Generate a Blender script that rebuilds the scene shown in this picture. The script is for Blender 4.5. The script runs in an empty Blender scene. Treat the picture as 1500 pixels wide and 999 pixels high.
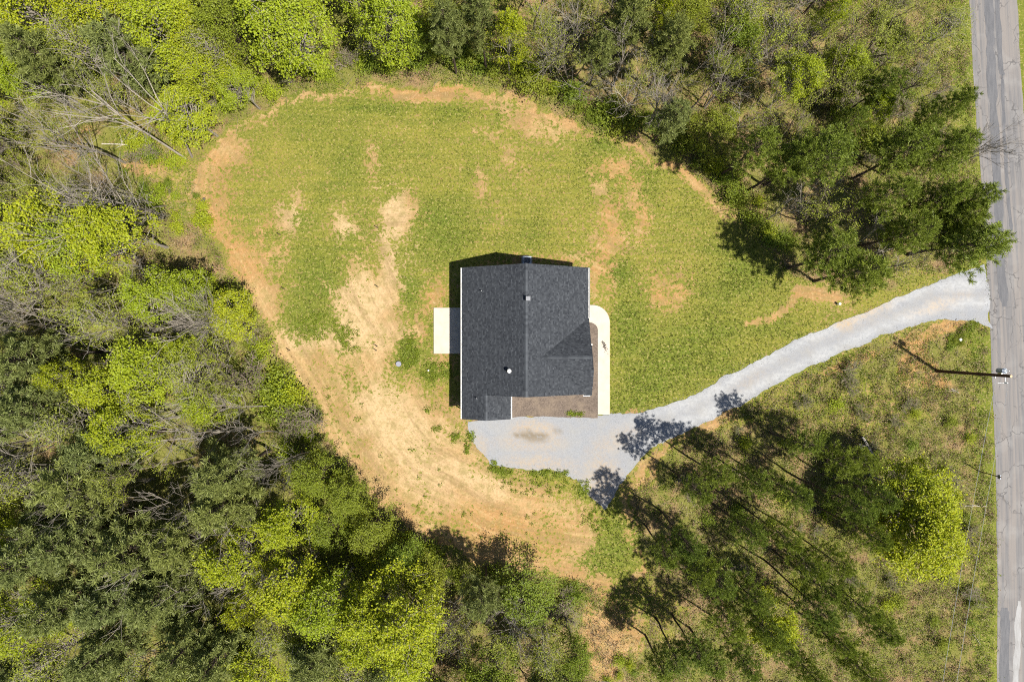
import bpy, bmesh, math, random
import numpy as np
from mathutils import Vector, Matrix

# ------------------------------------------------------------------ camera, sky, sun, exposure
scene = bpy.context.scene
COL = scene.collection
H = 70.0                                   # drone height; 1000 px focal length on the 1500 px photograph

cam_data = bpy.data.cameras.new('camera')
cam_data.sensor_width = 36.0
cam_data.lens = 24.0
cam_data.clip_end = 6000.0
cam = bpy.data.objects.new('camera', cam_data)
cam.location = (0, 0, H)
cam.rotation_euler = (0, 0, 0)
COL.objects.link(cam)
scene.camera = cam

SUN_EL = math.radians(63.0)
SUN_AZ = math.atan2(0.838, -0.545)         # clockwise from +Y
world = bpy.data.worlds.new('World')
scene.world = world
world.use_nodes = True
wn = world.node_tree
wn.nodes.clear()
sky = wn.nodes.new('ShaderNodeTexSky')
sky.sky_type = 'NISHITA'
sky.sun_disc = False
sky.sun_elevation = SUN_EL
sky.sun_rotation = SUN_AZ
bg = wn.nodes.new('ShaderNodeBackground')
bg.inputs['Strength'].default_value = 0.058
wo = wn.nodes.new('ShaderNodeOutputWorld')
wn.links.new(sky.outputs[0], bg.inputs['Color'])
wn.links.new(bg.outputs[0], wo.inputs['Surface'])

sd = bpy.data.lights.new('sun', 'SUN')
sd.energy = 5.0
sd.angle = math.radians(0.53)
sd.color = (1.0, 0.95, 0.86)
sun = bpy.data.objects.new('sun', sd)
S = Vector((math.sin(SUN_AZ) * math.cos(SUN_EL), math.cos(SUN_AZ) * math.cos(SUN_EL), math.sin(SUN_EL)))
sun.rotation_euler = S.to_track_quat('Z', 'Y').to_euler()
sun.location = S * 120
COL.objects.link(sun)

scene.view_settings.view_transform = 'Standard'
scene.view_settings.look = 'None'
scene.view_settings.gamma = 1.0
scene.view_settings.use_curve_mapping = False
scene.view_settings.exposure = 0.86
scene.cycles.max_bounces = 3
scene.cycles.diffuse_bounces = 1
scene.cycles.transmission_bounces = 2
scene.cycles.glossy_bounces = 1
scene.cycles.use_denoising = False
scene.cycles.use_adaptive_sampling = True
scene.cycles.adaptive_threshold = 0.03
scene.cycles.filter_width = 1.1

# ------------------------------------------------------------------ helpers
def W(px, py, z=0.0):
    """photograph pixel -> world point at height z (survey of the place from the vertical photo)"""
    k = (H - z) / 1000.0
    return ((px - 750) * k, (500 - py) * k)

def WP(pts, z=0.0):
    return [W(x, y, z) for x, y in pts]

class MB:
    def __init__(self):
        self.v, self.f, self.n = [], [], 0
        self.mi = []
    def add(self, verts, faces, mi=0):
        verts = np.asarray(verts, float).reshape(-1, 3)
        self.v.append(verts)
        for fc in faces:
            self.f.append(tuple(i + self.n for i in fc))
            self.mi.append(mi)
        self.n += len(verts)
    def quads(self, verts, k=4, mi=0):
        """verts (N*k,3): N separate k-gons"""
        verts = np.asarray(verts, float).reshape(-1, 3)
        m = len(verts) // k
        base = self.n + np.arange(m)[:, None] * k + np.arange(k)[None, :]
        self.f.extend(map(tuple, base.tolist()))
        self.mi.extend([mi] * m)
        self.v.append(verts)
        self.n += len(verts)
    def box(self, x0, x1, y0, y1, z0, z1, mi=0):
        v = [(x, y, z) for z in (z0, z1) for y in (y0, y1) for x in (x0, x1)]
        self.add(v, [(0, 2, 3, 1), (4, 5, 7, 6), (0, 1, 5, 4), (2, 6, 7, 3), (0, 4, 6, 2), (1, 3, 7, 5)], mi)
    def tube(self, p0, p1, r0, r1, n=5, caps=False, mi=0):
        p0 = np.array(p0, float); p1 = np.array(p1, float)
        d = p1 - p0
        L = np.linalg.norm(d)
        if L < 1e-6: return
        d /= L
        a = np.array((1, 0, 0)) if abs(d[0]) < 0.8 else np.array((0, 1, 0))
        u = np.cross(d, a); u /= np.linalg.norm(u)
        w = np.cross(d, u)
        t = np.arange(n) * 2 * math.pi / n
        ring = np.cos(t)[:, None] * u + np.sin(t)[:, None] * w
        v = np.vstack([p0 + ring * r0, p1 + ring * r1])
        f = [(i, (i + 1) % n, n + (i + 1) % n, n + i) for i in range(n)]
        if caps:
            f += [tuple(range(n - 1, -1, -1)), tuple(range(n, 2 * n))]
        self.add(v, f, mi)
    def path(self, pts, r0, r1, n=5, mi=0):
        m = len(pts) - 1
        for i in range(m):
            a = r0 + (r1 - r0) * i / m
            b = r0 + (r1 - r0) * (i + 1) / m
            self.tube(pts[i], pts[i + 1], a, b, n, mi=mi)
    def mesh(self, name, mats, smooth=False):
        me = bpy.data.meshes.new(name)
        V = np.vstack(self.v) if self.v else np.zeros((0, 3))
        me.from_pydata(V.tolist(), [], self.f)
        for m in (mats if isinstance(mats, (list, tuple)) else [mats]):
            me.materials.append(m)
        if len(set(self.mi)) > 1:
            me.polygons.foreach_set('material_index', self.mi)
        if smooth:
            me.polygons.foreach_set('use_smooth', [True] * len(me.polygons))
        me.update()
        return me
    def obj(self, name, mats, parent=None, smooth=False):
        return link(name, self.mesh(name, mats, smooth), parent)

def link(name, data, parent=None):
    o = bpy.data.objects.new(name, data)
    COL.objects.link(o)
    if parent is not None:
        o.parent = parent
    return o

def tag(o, label=None, cat=None, group=None, kind=None):
    if label: o['label'] = label
    if cat: o['category'] = cat
    if group: o['group'] = group
    if kind: o['kind'] = kind
    return o

def empty(name, loc=(0, 0, 0), rz=0.0):
    o = link(name, None)
    o.location = loc
    o.rotation_euler = (0, 0, rz)
    return o

# ------------------------------------------------------------------ materials
class NT:
    def __init__(self, name):
        self.m = bpy.data.materials.new(name)
        self.m.use_nodes = True
        self.t = self.m.node_tree
        self.t.nodes.clear()
        self.out = self.t.nodes.new('ShaderNodeOutputMaterial')
    def n(self, typ, **kw):
        nd = self.t.nodes.new('ShaderNode' + typ)
        for k, v in kw.items():
            if k.startswith('i_'):
                nd.inputs[k[2:].replace('_', ' ')].default_value = v
            else:
                setattr(nd, k, v)
        return nd
    def l(self, a, b):
        self.t.links.new(a, b)
    def val(self, x, sock):
        if isinstance(x, (int, float)): sock.default_value = x
        elif isinstance(x, tuple): sock.default_value = x if len(x) == 4 else (*x, 1)
        else: self.l(x, sock)
    def mix(self, f, a, b, blend='MIX'):
        nd = self.n('Mix', data_type='RGBA', blend_type=blend)
        self.val(f, nd.inputs[0]); self.val(a, nd.inputs[6]); self.val(b, nd.inputs[7])
        return nd.outputs[2]
    def math(self, op, a, b=None, clamp=False):
        nd = self.n('Math', operation=op, use_clamp=clamp)
        self.val(a, nd.inputs[0])
        if b is not None: self.val(b, nd.inputs[1])
        return nd.outputs[0]
    def noise(self, vec, scale, detail=3, rough=0.55):
        nd = self.n('TexNoise')
        nd.inputs['Scale'].default_value = scale
        nd.inputs['Detail'].default_value = detail
        nd.inputs['Roughness'].default_value = rough
        if vec is not None: self.l(vec, nd.inputs['Vector'])
        return nd.outputs['Fac']
    def ramp(self, f, lo, hi):
        nd = self.n('MapRange')
        nd.inputs['From Min'].default_value = lo
        nd.inputs['From Max'].default_value = hi
        self.val(f, nd.inputs['Value'])
        return nd.outputs[0]
    def attr(self, name):
        nd = self.n('Attribute', attribute_name=name)
        return nd.outputs['Fac']
    def coord(self, which='Object', scale=None):
        tc = self.n('TexCoord')
        o = tc.outputs[which]
        if scale:
            mp = self.n('Mapping')
            mp.inputs['Scale'].default_value = scale
            self.l(o, mp.inputs['Vector'])
            o = mp.outputs[0]
        return o
    def bsdf(self, col, rough=0.9, metal=0.0, bump=None, bstr=0.4, bdist=0.05, spec=0.3):
        b = self.n('BsdfPrincipled')
        self.val(col, b.inputs['Base Color'])
        self.val(rough, b.inputs['Roughness'])
        b.inputs['Metallic'].default_value = metal
        b.inputs['Specular IOR Level'].default_value = spec
        if bump is not None:
            bn = self.n('Bump')
            bn.inputs['Strength'].default_value = bstr
            bn.inputs['Distance'].default_value = bdist
            self.l(bump, bn.inputs['Height'])
            self.l(bn.outputs[0], b.inputs['Normal'])
        self.l(b.outputs[0], self.out.inputs['Surface'])
        return self.m

def plain(name, col, rough=0.6, metal=0.0, var=0.12, scale=6.0, spec=0.4):
    t = NT(name)
    f = t.noise(t.coord(), scale, 4)
    c2 = tuple(c * (1 - var * 2) for c in col)
    return t.bsdf(t.mix(t.ramp(f, 0.35, 0.7), col, c2), rough, metal, spec=spec)

def leaf_mat(name, cols, trans=0.35, var=0.35, rough=0.55):
    """leaf colours vary from leaf to leaf and from tree to tree"""
    t = NT(name)
    g = t.n('NewGeometry')
    oi = t.n('ObjectInfo')
    r = g.outputs['Random Per Island']
    c = t.mix(r, cols[0], cols[1])
    c = t.mix(t.math('MULTIPLY', oi.outputs['Random'], 0.8), c, cols[2])
    hs = t.n('HueSaturation')
    t.l(c, hs.inputs['Color'])
    t.l(t.math('ADD', t.math('MULTIPLY', t.math('FRACT', t.math('MULTIPLY', r, 17.3)), var), 1.0 - var * 0.5), hs.inputs['Value'])
    c = hs.outputs[0]
    d = t.n('BsdfDiffuse'); t.l(c, d.inputs['Color'])
    tr = t.n('BsdfTranslucent'); t.l(c, tr.inputs['Color'])
    gl = t.n('BsdfGlossy'); gl.inputs['Roughness'].default_value = rough
    gl.inputs['Color'].default_value = (0.5, 0.5, 0.5, 1)
    m1 = t.n('MixShader'); m1.inputs[0].default_value = trans
    t.l(d.outputs[0], m1.inputs[1]); t.l(tr.outputs[0], m1.inputs[2])
    m2 = t.n('MixShader'); m2.inputs[0].default_value = 0.04
    t.l(m1.outputs[0], m2.inputs[1]); t.l(gl.outputs[0], m2.inputs[2])
    t.l(m2.outputs[0], t.out.inputs['Surface'])
    return t.m

def bark_mat(name, a, b):
    t = NT(name)
    f = t.noise(t.coord('Object', (3, 3, 0.6)), 3.0, 5, 0.65)
    oi = t.n('ObjectInfo')
    c = t.mix(t.ramp(f, 0.3, 0.7), a, b)
    c = t.mix(t.math('MULTIPLY', oi.outputs['Random'], 0.35), c, tuple(x * 0.55 for x in b))
    return t.bsdf(c, 0.95, bump=f, bstr=0.5, bdist=0.03, spec=0.1)

M = {}
M['lime'] = leaf_mat('lime_spring_leaf', [(0.45, 0.46, 0.016), (0.31, 0.375, 0.014), (0.28, 0.37, 0.02)], 0.45)
M['green'] = leaf_mat('green_leaf', [(0.22, 0.295, 0.020), (0.135, 0.205, 0.016), (0.29, 0.31, 0.025)], 0.45)
M['olive'] = leaf_mat('budding_leaf', [(0.32, 0.35, 0.05), (0.23, 0.265, 0.04), (0.32, 0.37, 0.025)], 0.42)
M['pine'] = leaf_mat('pine_needle', [(0.235, 0.272, 0.086), (0.135, 0.168, 0.050), (0.245, 0.27, 0.060)], 0.40, 0.7)
M['pinewarm'] = leaf_mat('warm_pine_needle', [(0.21, 0.272, 0.036), (0.105, 0.158, 0.024), (0.215, 0.26, 0.026)], 0.42, 0.7)  # greener, less grey needle colour than the other pine
M['weed'] = leaf_mat('weed_leaf', [(0.19, 0.24, 0.020), (0.10, 0.155, 0.012), (0.17, 0.215, 0.015)], 0.4, 0.6)
M['bark'] = bark_mat('brown_bark', (0.10, 0.075, 0.055), (0.055, 0.042, 0.034))
M['greybark'] = bark_mat('pale_grey_bark', (0.36, 0.32, 0.27), (0.24, 0.21, 0.175))
M['drybark'] = bark_mat('dry_twig_bark', (0.27, 0.22, 0.17), (0.17, 0.135, 0.105))

# ground: grass, clay soil and leaf litter
def ground_mat():
    t = NT('ground_soil_grass')
    co = t.coord('Object')
    grass, red, sand, litter, gdark, lush = (t.attr(k) for k in ('grass', 'red', 'sand', 'litter', 'dry', 'lush'))
    n1 = t.noise(co, 2.4, 7, 0.68)
    n2 = t.noise(co, 0.35, 4, 0.6)
    n3 = t.noise(co, 9.0, 4, 0.7)
    n4 = t.noise(t.coord('Object', (0.07, 1.5, 1)), 0.9, 4, 0.65)       # faint mowing lines
    n5 = t.noise(co, 5.0, 3, 0.6)
    n6 = t.noise(co, 4.2, 6, 0.76)
    cv = t.n('CombineXYZ')
    sx = t.n('SeparateXYZ'); t.l(co, sx.inputs[0])
    t.l(t.math('MULTIPLY', t.attr('edge'), 1.5), cv.inputs[0]); t.l(t.math('MULTIPLY', sx.outputs[0], 0.10), cv.inputs[1]); t.l(t.math('MULTIPLY', sx.outputs[1], 0.10), cv.inputs[2])
    n8 = t.noise(cv.outputs[0], 1.0, 5, 0.7)                          # rake and tyre arcs that follow the clearing edge
    n7 = t.noise(co, 1.1, 5, 0.65)
    # soil
    soil = t.mix(t.ramp(n2, 0.35, 0.65), (0.355, 0.236, 0.110), (0.285, 0.178, 0.078))
    soil = t.mix(t.math('MULTIPLY', red, 0.8), soil, t.mix(t.ramp(n1, .35, .65), (0.37, 0.165, 0.050), (0.315, 0.17, 0.066)))
    soil = t.mix(sand, soil, (0.46, 0.335, 0.19))
    soil = t.mix(t.math('MULTIPLY', t.ramp(n7, 0.46, 0.62), 0.55), soil, (0.175, 0.155, 0.045))
    soil = t.mix(t.math('MULTIPLY', t.ramp(n8, 0.47, 0.62), 0.55), soil, (0.205, 0.14, 0.066))
    soil = t.mix(t.math('MULTIPLY', t.ramp(n8, 0.47, 0.36), 0.30), soil, (0.44, 0.32, 0.17))
    soil = t.mix(t.math('MULTIPLY', t.ramp(n6, 0.53, 0.64), 0.65), soil, (0.165, 0.115, 0.052))
    soil = t.mix(t.math('MULTIPLY', t.ramp(n6, 0.46, 0.34), 0.5), soil, (0.52, 0.39, 0.225))
    # grass
    gr = t.mix(t.ramp(n1, 0.3, 0.7), (0.092, 0.112, 0.015), (0.165, 0.166, 0.032))
    gr = t.mix(t.math('MULTIPLY', t.ramp(n4, 0.45, 0.62), 0.6), gr, (0.225, 0.205, 0.034))
    gr = t.mix(t.math('MULTIPLY', gdark, t.ramp(n2, .3, .6)), gr, (0.205, 0.185, 0.036))
    gr = t.mix(t.math('MULTIPLY', lush, 0.85), gr, t.mix(t.ramp(n1, .35, .65), (0.042, 0.088, 0.008), (0.090, 0.135, 0.014)))
    gr = t.mix(t.math('MULTIPLY', t.ramp(n6, 0.545, 0.62), 0.8), gr, (0.39, 0.30, 0.135))
    gr = t.mix(t.math('MULTIPLY', t.ramp(n5, 0.52, 0.35), 0.45), gr, (0.045, 0.072, 0.014))
    # grass against soil by local density
    fine = t.math('ADD', t.math('MULTIPLY', n1, 0.42), t.math('ADD', t.math('MULTIPLY', n6, 0.40), t.math('MULTIPLY', n7, 0.18)))
    fine = t.ramp(fine, 0.415, 0.585)
    mk = t.ramp(t.math('SUBTRACT', grass, fine), -0.07, 0.07)
    base = t.mix(mk, soil, gr)
    # forest floor: brown leaf litter with green
    lit = t.mix(t.ramp(n1, 0.35, 0.65), (0.25, 0.165, 0.078), (0.125, 0.08, 0.038))
    lit = t.mix(t.ramp(n3, 0.5, 0.7), lit, (0.33, 0.25, 0.15))
    lit = t.mix(t.math('MULTIPLY', t.ramp(t.math('SUBTRACT', t.math('ADD', n2, t.math('MULTIPLY', lush, 0.3)), t.math('MULTIPLY', n5, 0.35)), 0.24, 0.40), 0.65), lit, t.mix(t.ramp(n1, .35, .65), (0.082, 0.115, 0.012), (0.148, 0.178, 0.022)))
    lm = t.ramp(t.math('ADD', litter, t.math('MULTIPLY', t.math('SUBTRACT', n1, 0.5), 0.9)), 0.35, 0.65)
    base = t.mix(lm, base, lit)
    h = t.math('ADD', t.math('MULTIPLY', n1, 0.6), t.math('MULTIPLY', n3, 0.5))
    return t.bsdf(base, 0.95, bump=h, bstr=0.75, bdist=0.12, spec=0.08)
M['ground'] = ground_mat()

def gravel_mat():
    t = NT('crushed_gravel')
    co = t.coord('Object')
    n1 = t.noise(co, 14.0, 4, 0.75)
    n2 = t.noise(co, 0.6, 4, 0.6)
    n3 = t.noise(co, 3.0, 5, 0.6)
    c = t.mix(t.ramp(n1, 0.32, 0.68), (0.275, 0.285, 0.302), (0.185, 0.19, 0.203))
    c = t.mix(t.math('MULTIPLY', t.ramp(n2, 0.45, 0.7), 0.4), c, (0.28, 0.262, 0.23))
    c = t.mix(t.math('MULTIPLY', t.attr('white'), t.ramp(n3, 0.25, 0.6)), c, (0.335, 0.34, 0.345))
    c = t.mix(t.math('MULTIPLY', t.attr('tan'), t.ramp(n3, 0.3, 0.62)), c, (0.36, 0.265, 0.16))
    c = t.mix(t.math('MULTIPLY', t.attr('stain'), t.ramp(n3, 0.2, 0.5)), c, (0.155, 0.13, 0.095))
    return t.bsdf(c, 0.95, bump=n1, bstr=0.6, bdist=0.05, spec=0.15)
M['gravel'] = gravel_mat()

def road_mat():
    t = NT('worn_asphalt')
    uv = t.n('UVMap', uv_map='UVMap')
    mp = t.n('Mapping'); mp.inputs['Scale'].default_value = (5.0, 0.12, 1)
    t.l(uv.outputs[0], mp.inputs['Vector'])
    s = t.noise(mp.outputs[0], 2.0, 5, 0.65)
    mp2 = t.n('Mapping'); mp2.inputs['Scale'].default_value = (1.2, 0.03, 1)
    t.l(uv.outputs[0], mp2.inputs['Vector'])
    s2 = t.noise(mp2.outputs[0], 2.5, 3, 0.5)
    co = t.coord('Object')
    n1 = t.noise(co, 18.0, 4, 0.7)
    n2 = t.noise(co, 0.5, 4)
    c = t.mix(t.ramp(s, 0.35, 0.68), (0.165, 0.158, 0.156), (0.115, 0.113, 0.117))
    c = t.mix(t.ramp(s2, 0.42, 0.62), c, (0.19, 0.172, 0.160))
    c = t.mix(t.math('MULTIPLY', t.ramp(n1, 0.45, 0.75), 0.4), c, (0.12, 0.115, 0.115))
    c = t.mix(t.math('MULTIPLY', t.ramp(n2, 0.5, 0.7), 0.4), c, (0.245, 0.238, 0.23))
    vo = t.n('TexVoronoi', feature='DISTANCE_TO_EDGE')
    vo.inputs['Scale'].default_value = 0.55
    wv = t.n('Mapping'); wv.inputs['Scale'].default_value = (1.0, 0.6, 1)
    nz = t.n('TexNoise'); nz.inputs['Scale'].default_value = 1.5
    t.l(co, nz.inputs['Vector'])
    ad = t.n('VectorMath', operation='ADD'); t.l(co, ad.inputs[0]); t.l(nz.outputs['Color'], ad.inputs[1])
    t.l(ad.outputs[0], wv.inputs['Vector']); t.l(wv.outputs[0], vo.inputs['Vector'])
    crack = t.math('MULTIPLY', t.ramp(vo.outputs['Distance'], 0.025, 0.008), t.ramp(n2, 0.42, 0.56))
    c = t.mix(t.math('MULTIPLY', crack, 0.65), c, (0.06, 0.058, 0.06))
    return t.bsdf(c, 0.9, bump=n1, bstr=0.3, bdist=0.01, spec=0.2)
M['road'] = road_mat()

def streak_mat(name, a, b):
    t = NT(name)
    n1 = t.noise(t.coord('Object', (1, 0.15, 1)), 5.0, 5, 0.7)
    n2 = t.noise(t.coord('Object'), 22.0, 3, 0.7)
    c = t.mix(t.ramp(n1, 0.35, 0.65), a, b)
    c = t.mix(t.math('MULTIPLY', t.ramp(n2, .5, .7), 0.35), c, (0.2, 0.19, 0.19))
    return t.bsdf(c, 0.85, bump=n2, bstr=0.3, bdist=0.01, spec=0.25)
M['tar'] = streak_mat('tar_patch_asphalt', (0.082, 0.084, 0.092), (0.12, 0.12, 0.127))
M['whitepaint'] = streak_mat('worn_pale_patch', (0.30, 0.30, 0.30), (0.22, 0.215, 0.21))

def concrete_mat():
    t = NT('new_concrete')
    co = t.coord('Object')
    n1 = t.noise(co, 1.2, 5, 0.6); n2 = t.noise(co, 25.0, 3, 0.6)
    c = t.mix(t.ramp(n1, 0.35, 0.7), (0.47, 0.42, 0.35), (0.40, 0.355, 0.295))
    return t.bsdf(c, 0.9, bump=n2, bstr=0.15, bdist=0.01, spec=0.2)
M['concrete'] = concrete_mat()

def mulch_mat():
    t = NT('bark_mulch')
    co = t.coord('Object')
    n1 = t.noise(co, 10.0, 5, 0.75); n2 = t.noise(co, 0.9, 4, 0.6)
    c = t.mix(t.ramp(n1, 0.35, 0.65), (0.19, 0.15, 0.122), (0.07, 0.055, 0.045))
    c = t.mix(t.math('MULTIPLY', t.ramp(n2, 0.45, 0.65), 0.5), c, (0.21, 0.165, 0.122))
    return t.bsdf(c, 0.95, bump=n1, bstr=0.9, bdist=0.06, spec=0.1)
M['mulch'] = mulch_mat()

def shingle_mat():
    t = NT('charcoal_asphalt_shingle')
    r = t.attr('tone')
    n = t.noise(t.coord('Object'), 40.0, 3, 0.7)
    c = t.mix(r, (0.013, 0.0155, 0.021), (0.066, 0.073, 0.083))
    c = t.mix(t.math('MULTIPLY', t.ramp(n, .4, .7), 0.3), c, (0.06, 0.064, 0.069))
    return t.bsdf(c, 0.88, bump=n, bstr=0.4, bdist=0.01, spec=0.28)
M['shingle'] = shingle_mat()
M['white'] = plain('white_vinyl', (0.78, 0.77, 0.74), 0.5, var=0.04)
M['siding'] = plain('pale_siding', (0.62, 0.62, 0.60), 0.6, var=0.05)
M['glass'] = plain('dark_window_glass', (0.03, 0.04, 0.05), 0.08, var=0.1, spec=0.8)
M['metal'] = plain('galvanised_metal', (0.55, 0.56, 0.58), 0.35, 0.8, var=0.1)
M['dullmetal'] = plain('weathered_metal', (0.14, 0.145, 0.16), 0.5, 0.3, var=0.15)
M['dark'] = plain('black_plastic', (0.025, 0.026, 0.028), 0.5, var=0.1)
M['pvc'] = plain('white_pvc_pipe', (0.82, 0.82, 0.80), 0.4, var=0.03)
M['greybox'] = plain('grey_enamel', (0.30, 0.34, 0.40), 0.45, 0.2, var=0.06)
M['pole'] = bark_mat('creosote_pole_wood', (0.15, 0.085, 0.05), (0.085, 0.045, 0.028))
M['endgrain'] = plain('pale_end_grain', (0.55, 0.40, 0.25), 0.8, var=0.1, scale=20)
M['riser'] = plain('grey_riser_lid', (0.22, 0.225, 0.27), 0.6, var=0.08)
M['stone'] = plain('dark_stone', (0.10, 0.085, 0.075), 0.9, var=0.2)
M['stake'] = plain('weathered_stake', (0.16, 0.11, 0.07), 0.9, var=0.2)
M['palewood'] = plain('bleached_wood', (0.48, 0.43, 0.36), 0.9, var=0.12, scale=12)
M['wire'] = plain('aluminium_wire', (0.62, 0.62, 0.60), 0.4, 0.6, var=0.02)

# ------------------------------------------------------------------ plan of the place
CLEAR = WP([(284, 288), (292, 240), (325, 192), (385, 163), (450, 142), (540, 130), (640, 122), (720, 130), (790, 155),
            (850, 190), (930, 212), (1000, 248), (1060, 296), (1092, 340), (1135, 385), (1160, 410), (1225, 425),
            (1300, 425), (1400, 395), (1440, 385), (1445, 478), (1400, 470), (1330, 480), (1240, 520), (1140, 566), (1040, 622), (985, 655), (925, 720),
            (930, 780), (950, 835), (915, 868), (850, 848), (760, 835), (700, 822), (640, 790), (560, 748), (510, 690),
            (480, 640), (450, 580), (415, 520), (380, 450), (340, 390), (300, 330)])
DRIVE_PX = [(1441, 389), (1400, 402), (1330, 430), (1250, 465), (1180, 494), (1110, 530), (1040, 565), (990, 590),
            (940, 604), (890, 609), (750, 609), (735, 612), (686, 616), (690, 640), (705, 665), (722, 681), (760, 687),
            (810, 689), (845, 701), (862, 725), (884, 748), (893, 735), (905, 710), (925, 690), (950, 660), (990, 640),
            (1040, 615), (1090, 590), (1140, 562), (1200, 531), (1270, 500), (1330, 479), (1380, 468), (1420, 471), (1452, 482)]
ROAD_L = [(1412, -260), (1416, -100), (1420, 0), (1425, 100), (1432, 200), (1440, 300), (1446, 400), (1450, 480),
          (1453, 560), (1458, 660), (1460, 760), (1461, 860), (1460, 999), (1457, 1100), (1450, 1300)]
ROAD_W = 70.0

def seg_dist(X, Y, poly, closed=True):
    d = np.full(X.shape, 1e9)
    n = len(poly)
    for i in range(n if closed else n - 1):
        ax, ay = poly[i]; bx, by = poly[(i + 1) % n]
        dx, dy = bx - ax, by - ay
        t = np.clip(((X - ax) * dx + (Y - ay) * dy) / (dx * dx + dy * dy + 1e-12), 0, 1)
        d = np.minimum(d, np.hypot(X - ax - t * dx, Y - ay - t * dy))
    return d

def inside(X, Y, poly):
    r = np.zeros(X.shape, bool)
    n = len(poly)
    for i in range(n):
        ax, ay = poly[i]; bx, by = poly[(i + 1) % n]
        c = ((ay > Y) != (by > Y))
        with np.errstate(divide='ignore', invalid='ignore'):
            xi = (bx - ax) * (Y - ay) / (by - ay if by != ay else 1e-12) + ax
        r ^= c & (X < xi)
    return r

def sdist(X, Y, poly):
    d = seg_dist(X, Y, poly)
    return np.where(inside(X, Y, poly), -d, d)

ROADPOLY = WP(ROAD_L) + WP([(x + ROAD_W, y) for x, y in reversed(ROAD_L)])
DRIVE = WP(DRIVE_PX)

def smooth(x, a, b):
    t = np.clip((x - a) / (b - a), 0, 1)
    return t * t * (3 - 2 * t)

def terrain(x, y):
    X = np.atleast_1d(np.asarray(x, float)); Y = np.atleast_1d(np.asarray(y, float))
    d = np.minimum(np.minimum(sdist(X, Y, CLEAR), sdist(X, Y, ROADPOLY)), sdist(X, Y, DRIVE))
    m = smooth(d, 1.5, 9.0)
    z = 0.35 * np.sin(X * 0.23 + 1.3) * np.cos(Y * 0.19 + 0.4) + 0.22 * np.sin(X * 0.61 + Y * 0.47) + 0.12 * np.cos(X * 1.1 - Y * 1.3)
    return z * m

def tz(x, y):
    return float(terrain(x, y)[0])

def vnoise(X, Y, s, seed=0):
    rs = np.random.RandomState(seed)
    tb = rs.rand(256, 256)
    x = X * s + 37.7; y = Y * s + 11.3
    xi = np.floor(x).astype(int); yi = np.floor(y).astype(int)
    fx = x - xi; fy = y - yi
    fx = fx * fx * (3 - 2 * fx); fy = fy * fy * (3 - 2 * fy)
    g = lambda a, b: tb[a % 256, b % 256]
    return (g(xi, yi) * (1 - fx) + g(xi + 1, yi) * fx) * (1 - fy) + (g(xi, yi + 1) * (1 - fx) + g(xi + 1, yi + 1) * fx) * fy

def blob(X, Y, cx, cy, rx, ry, ang=0.0, soft=0.5):
    """1 inside an ellipse given in photo pixels on the ground, fading at its rim; its outline is broken by noise"""
    wx, wy = W(cx, cy)
    rx *= 0.07; ry *= 0.07
    a = math.radians(-ang)
    dx = (X - wx) * math.cos(a) + (Y - wy) * math.sin(a)
    dy = -(X - wx) * math.sin(a) + (Y - wy) * math.cos(a)
    r = np.hypot(dx / rx, dy / ry) + (vnoise(X, Y, 0.7, 5) - 0.5) * 0.7 + (vnoise(X, Y, 1.9, 6) - 0.5) * 0.5
    return 1 - smooth(r, 1 - soft, 1 + soft)

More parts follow.
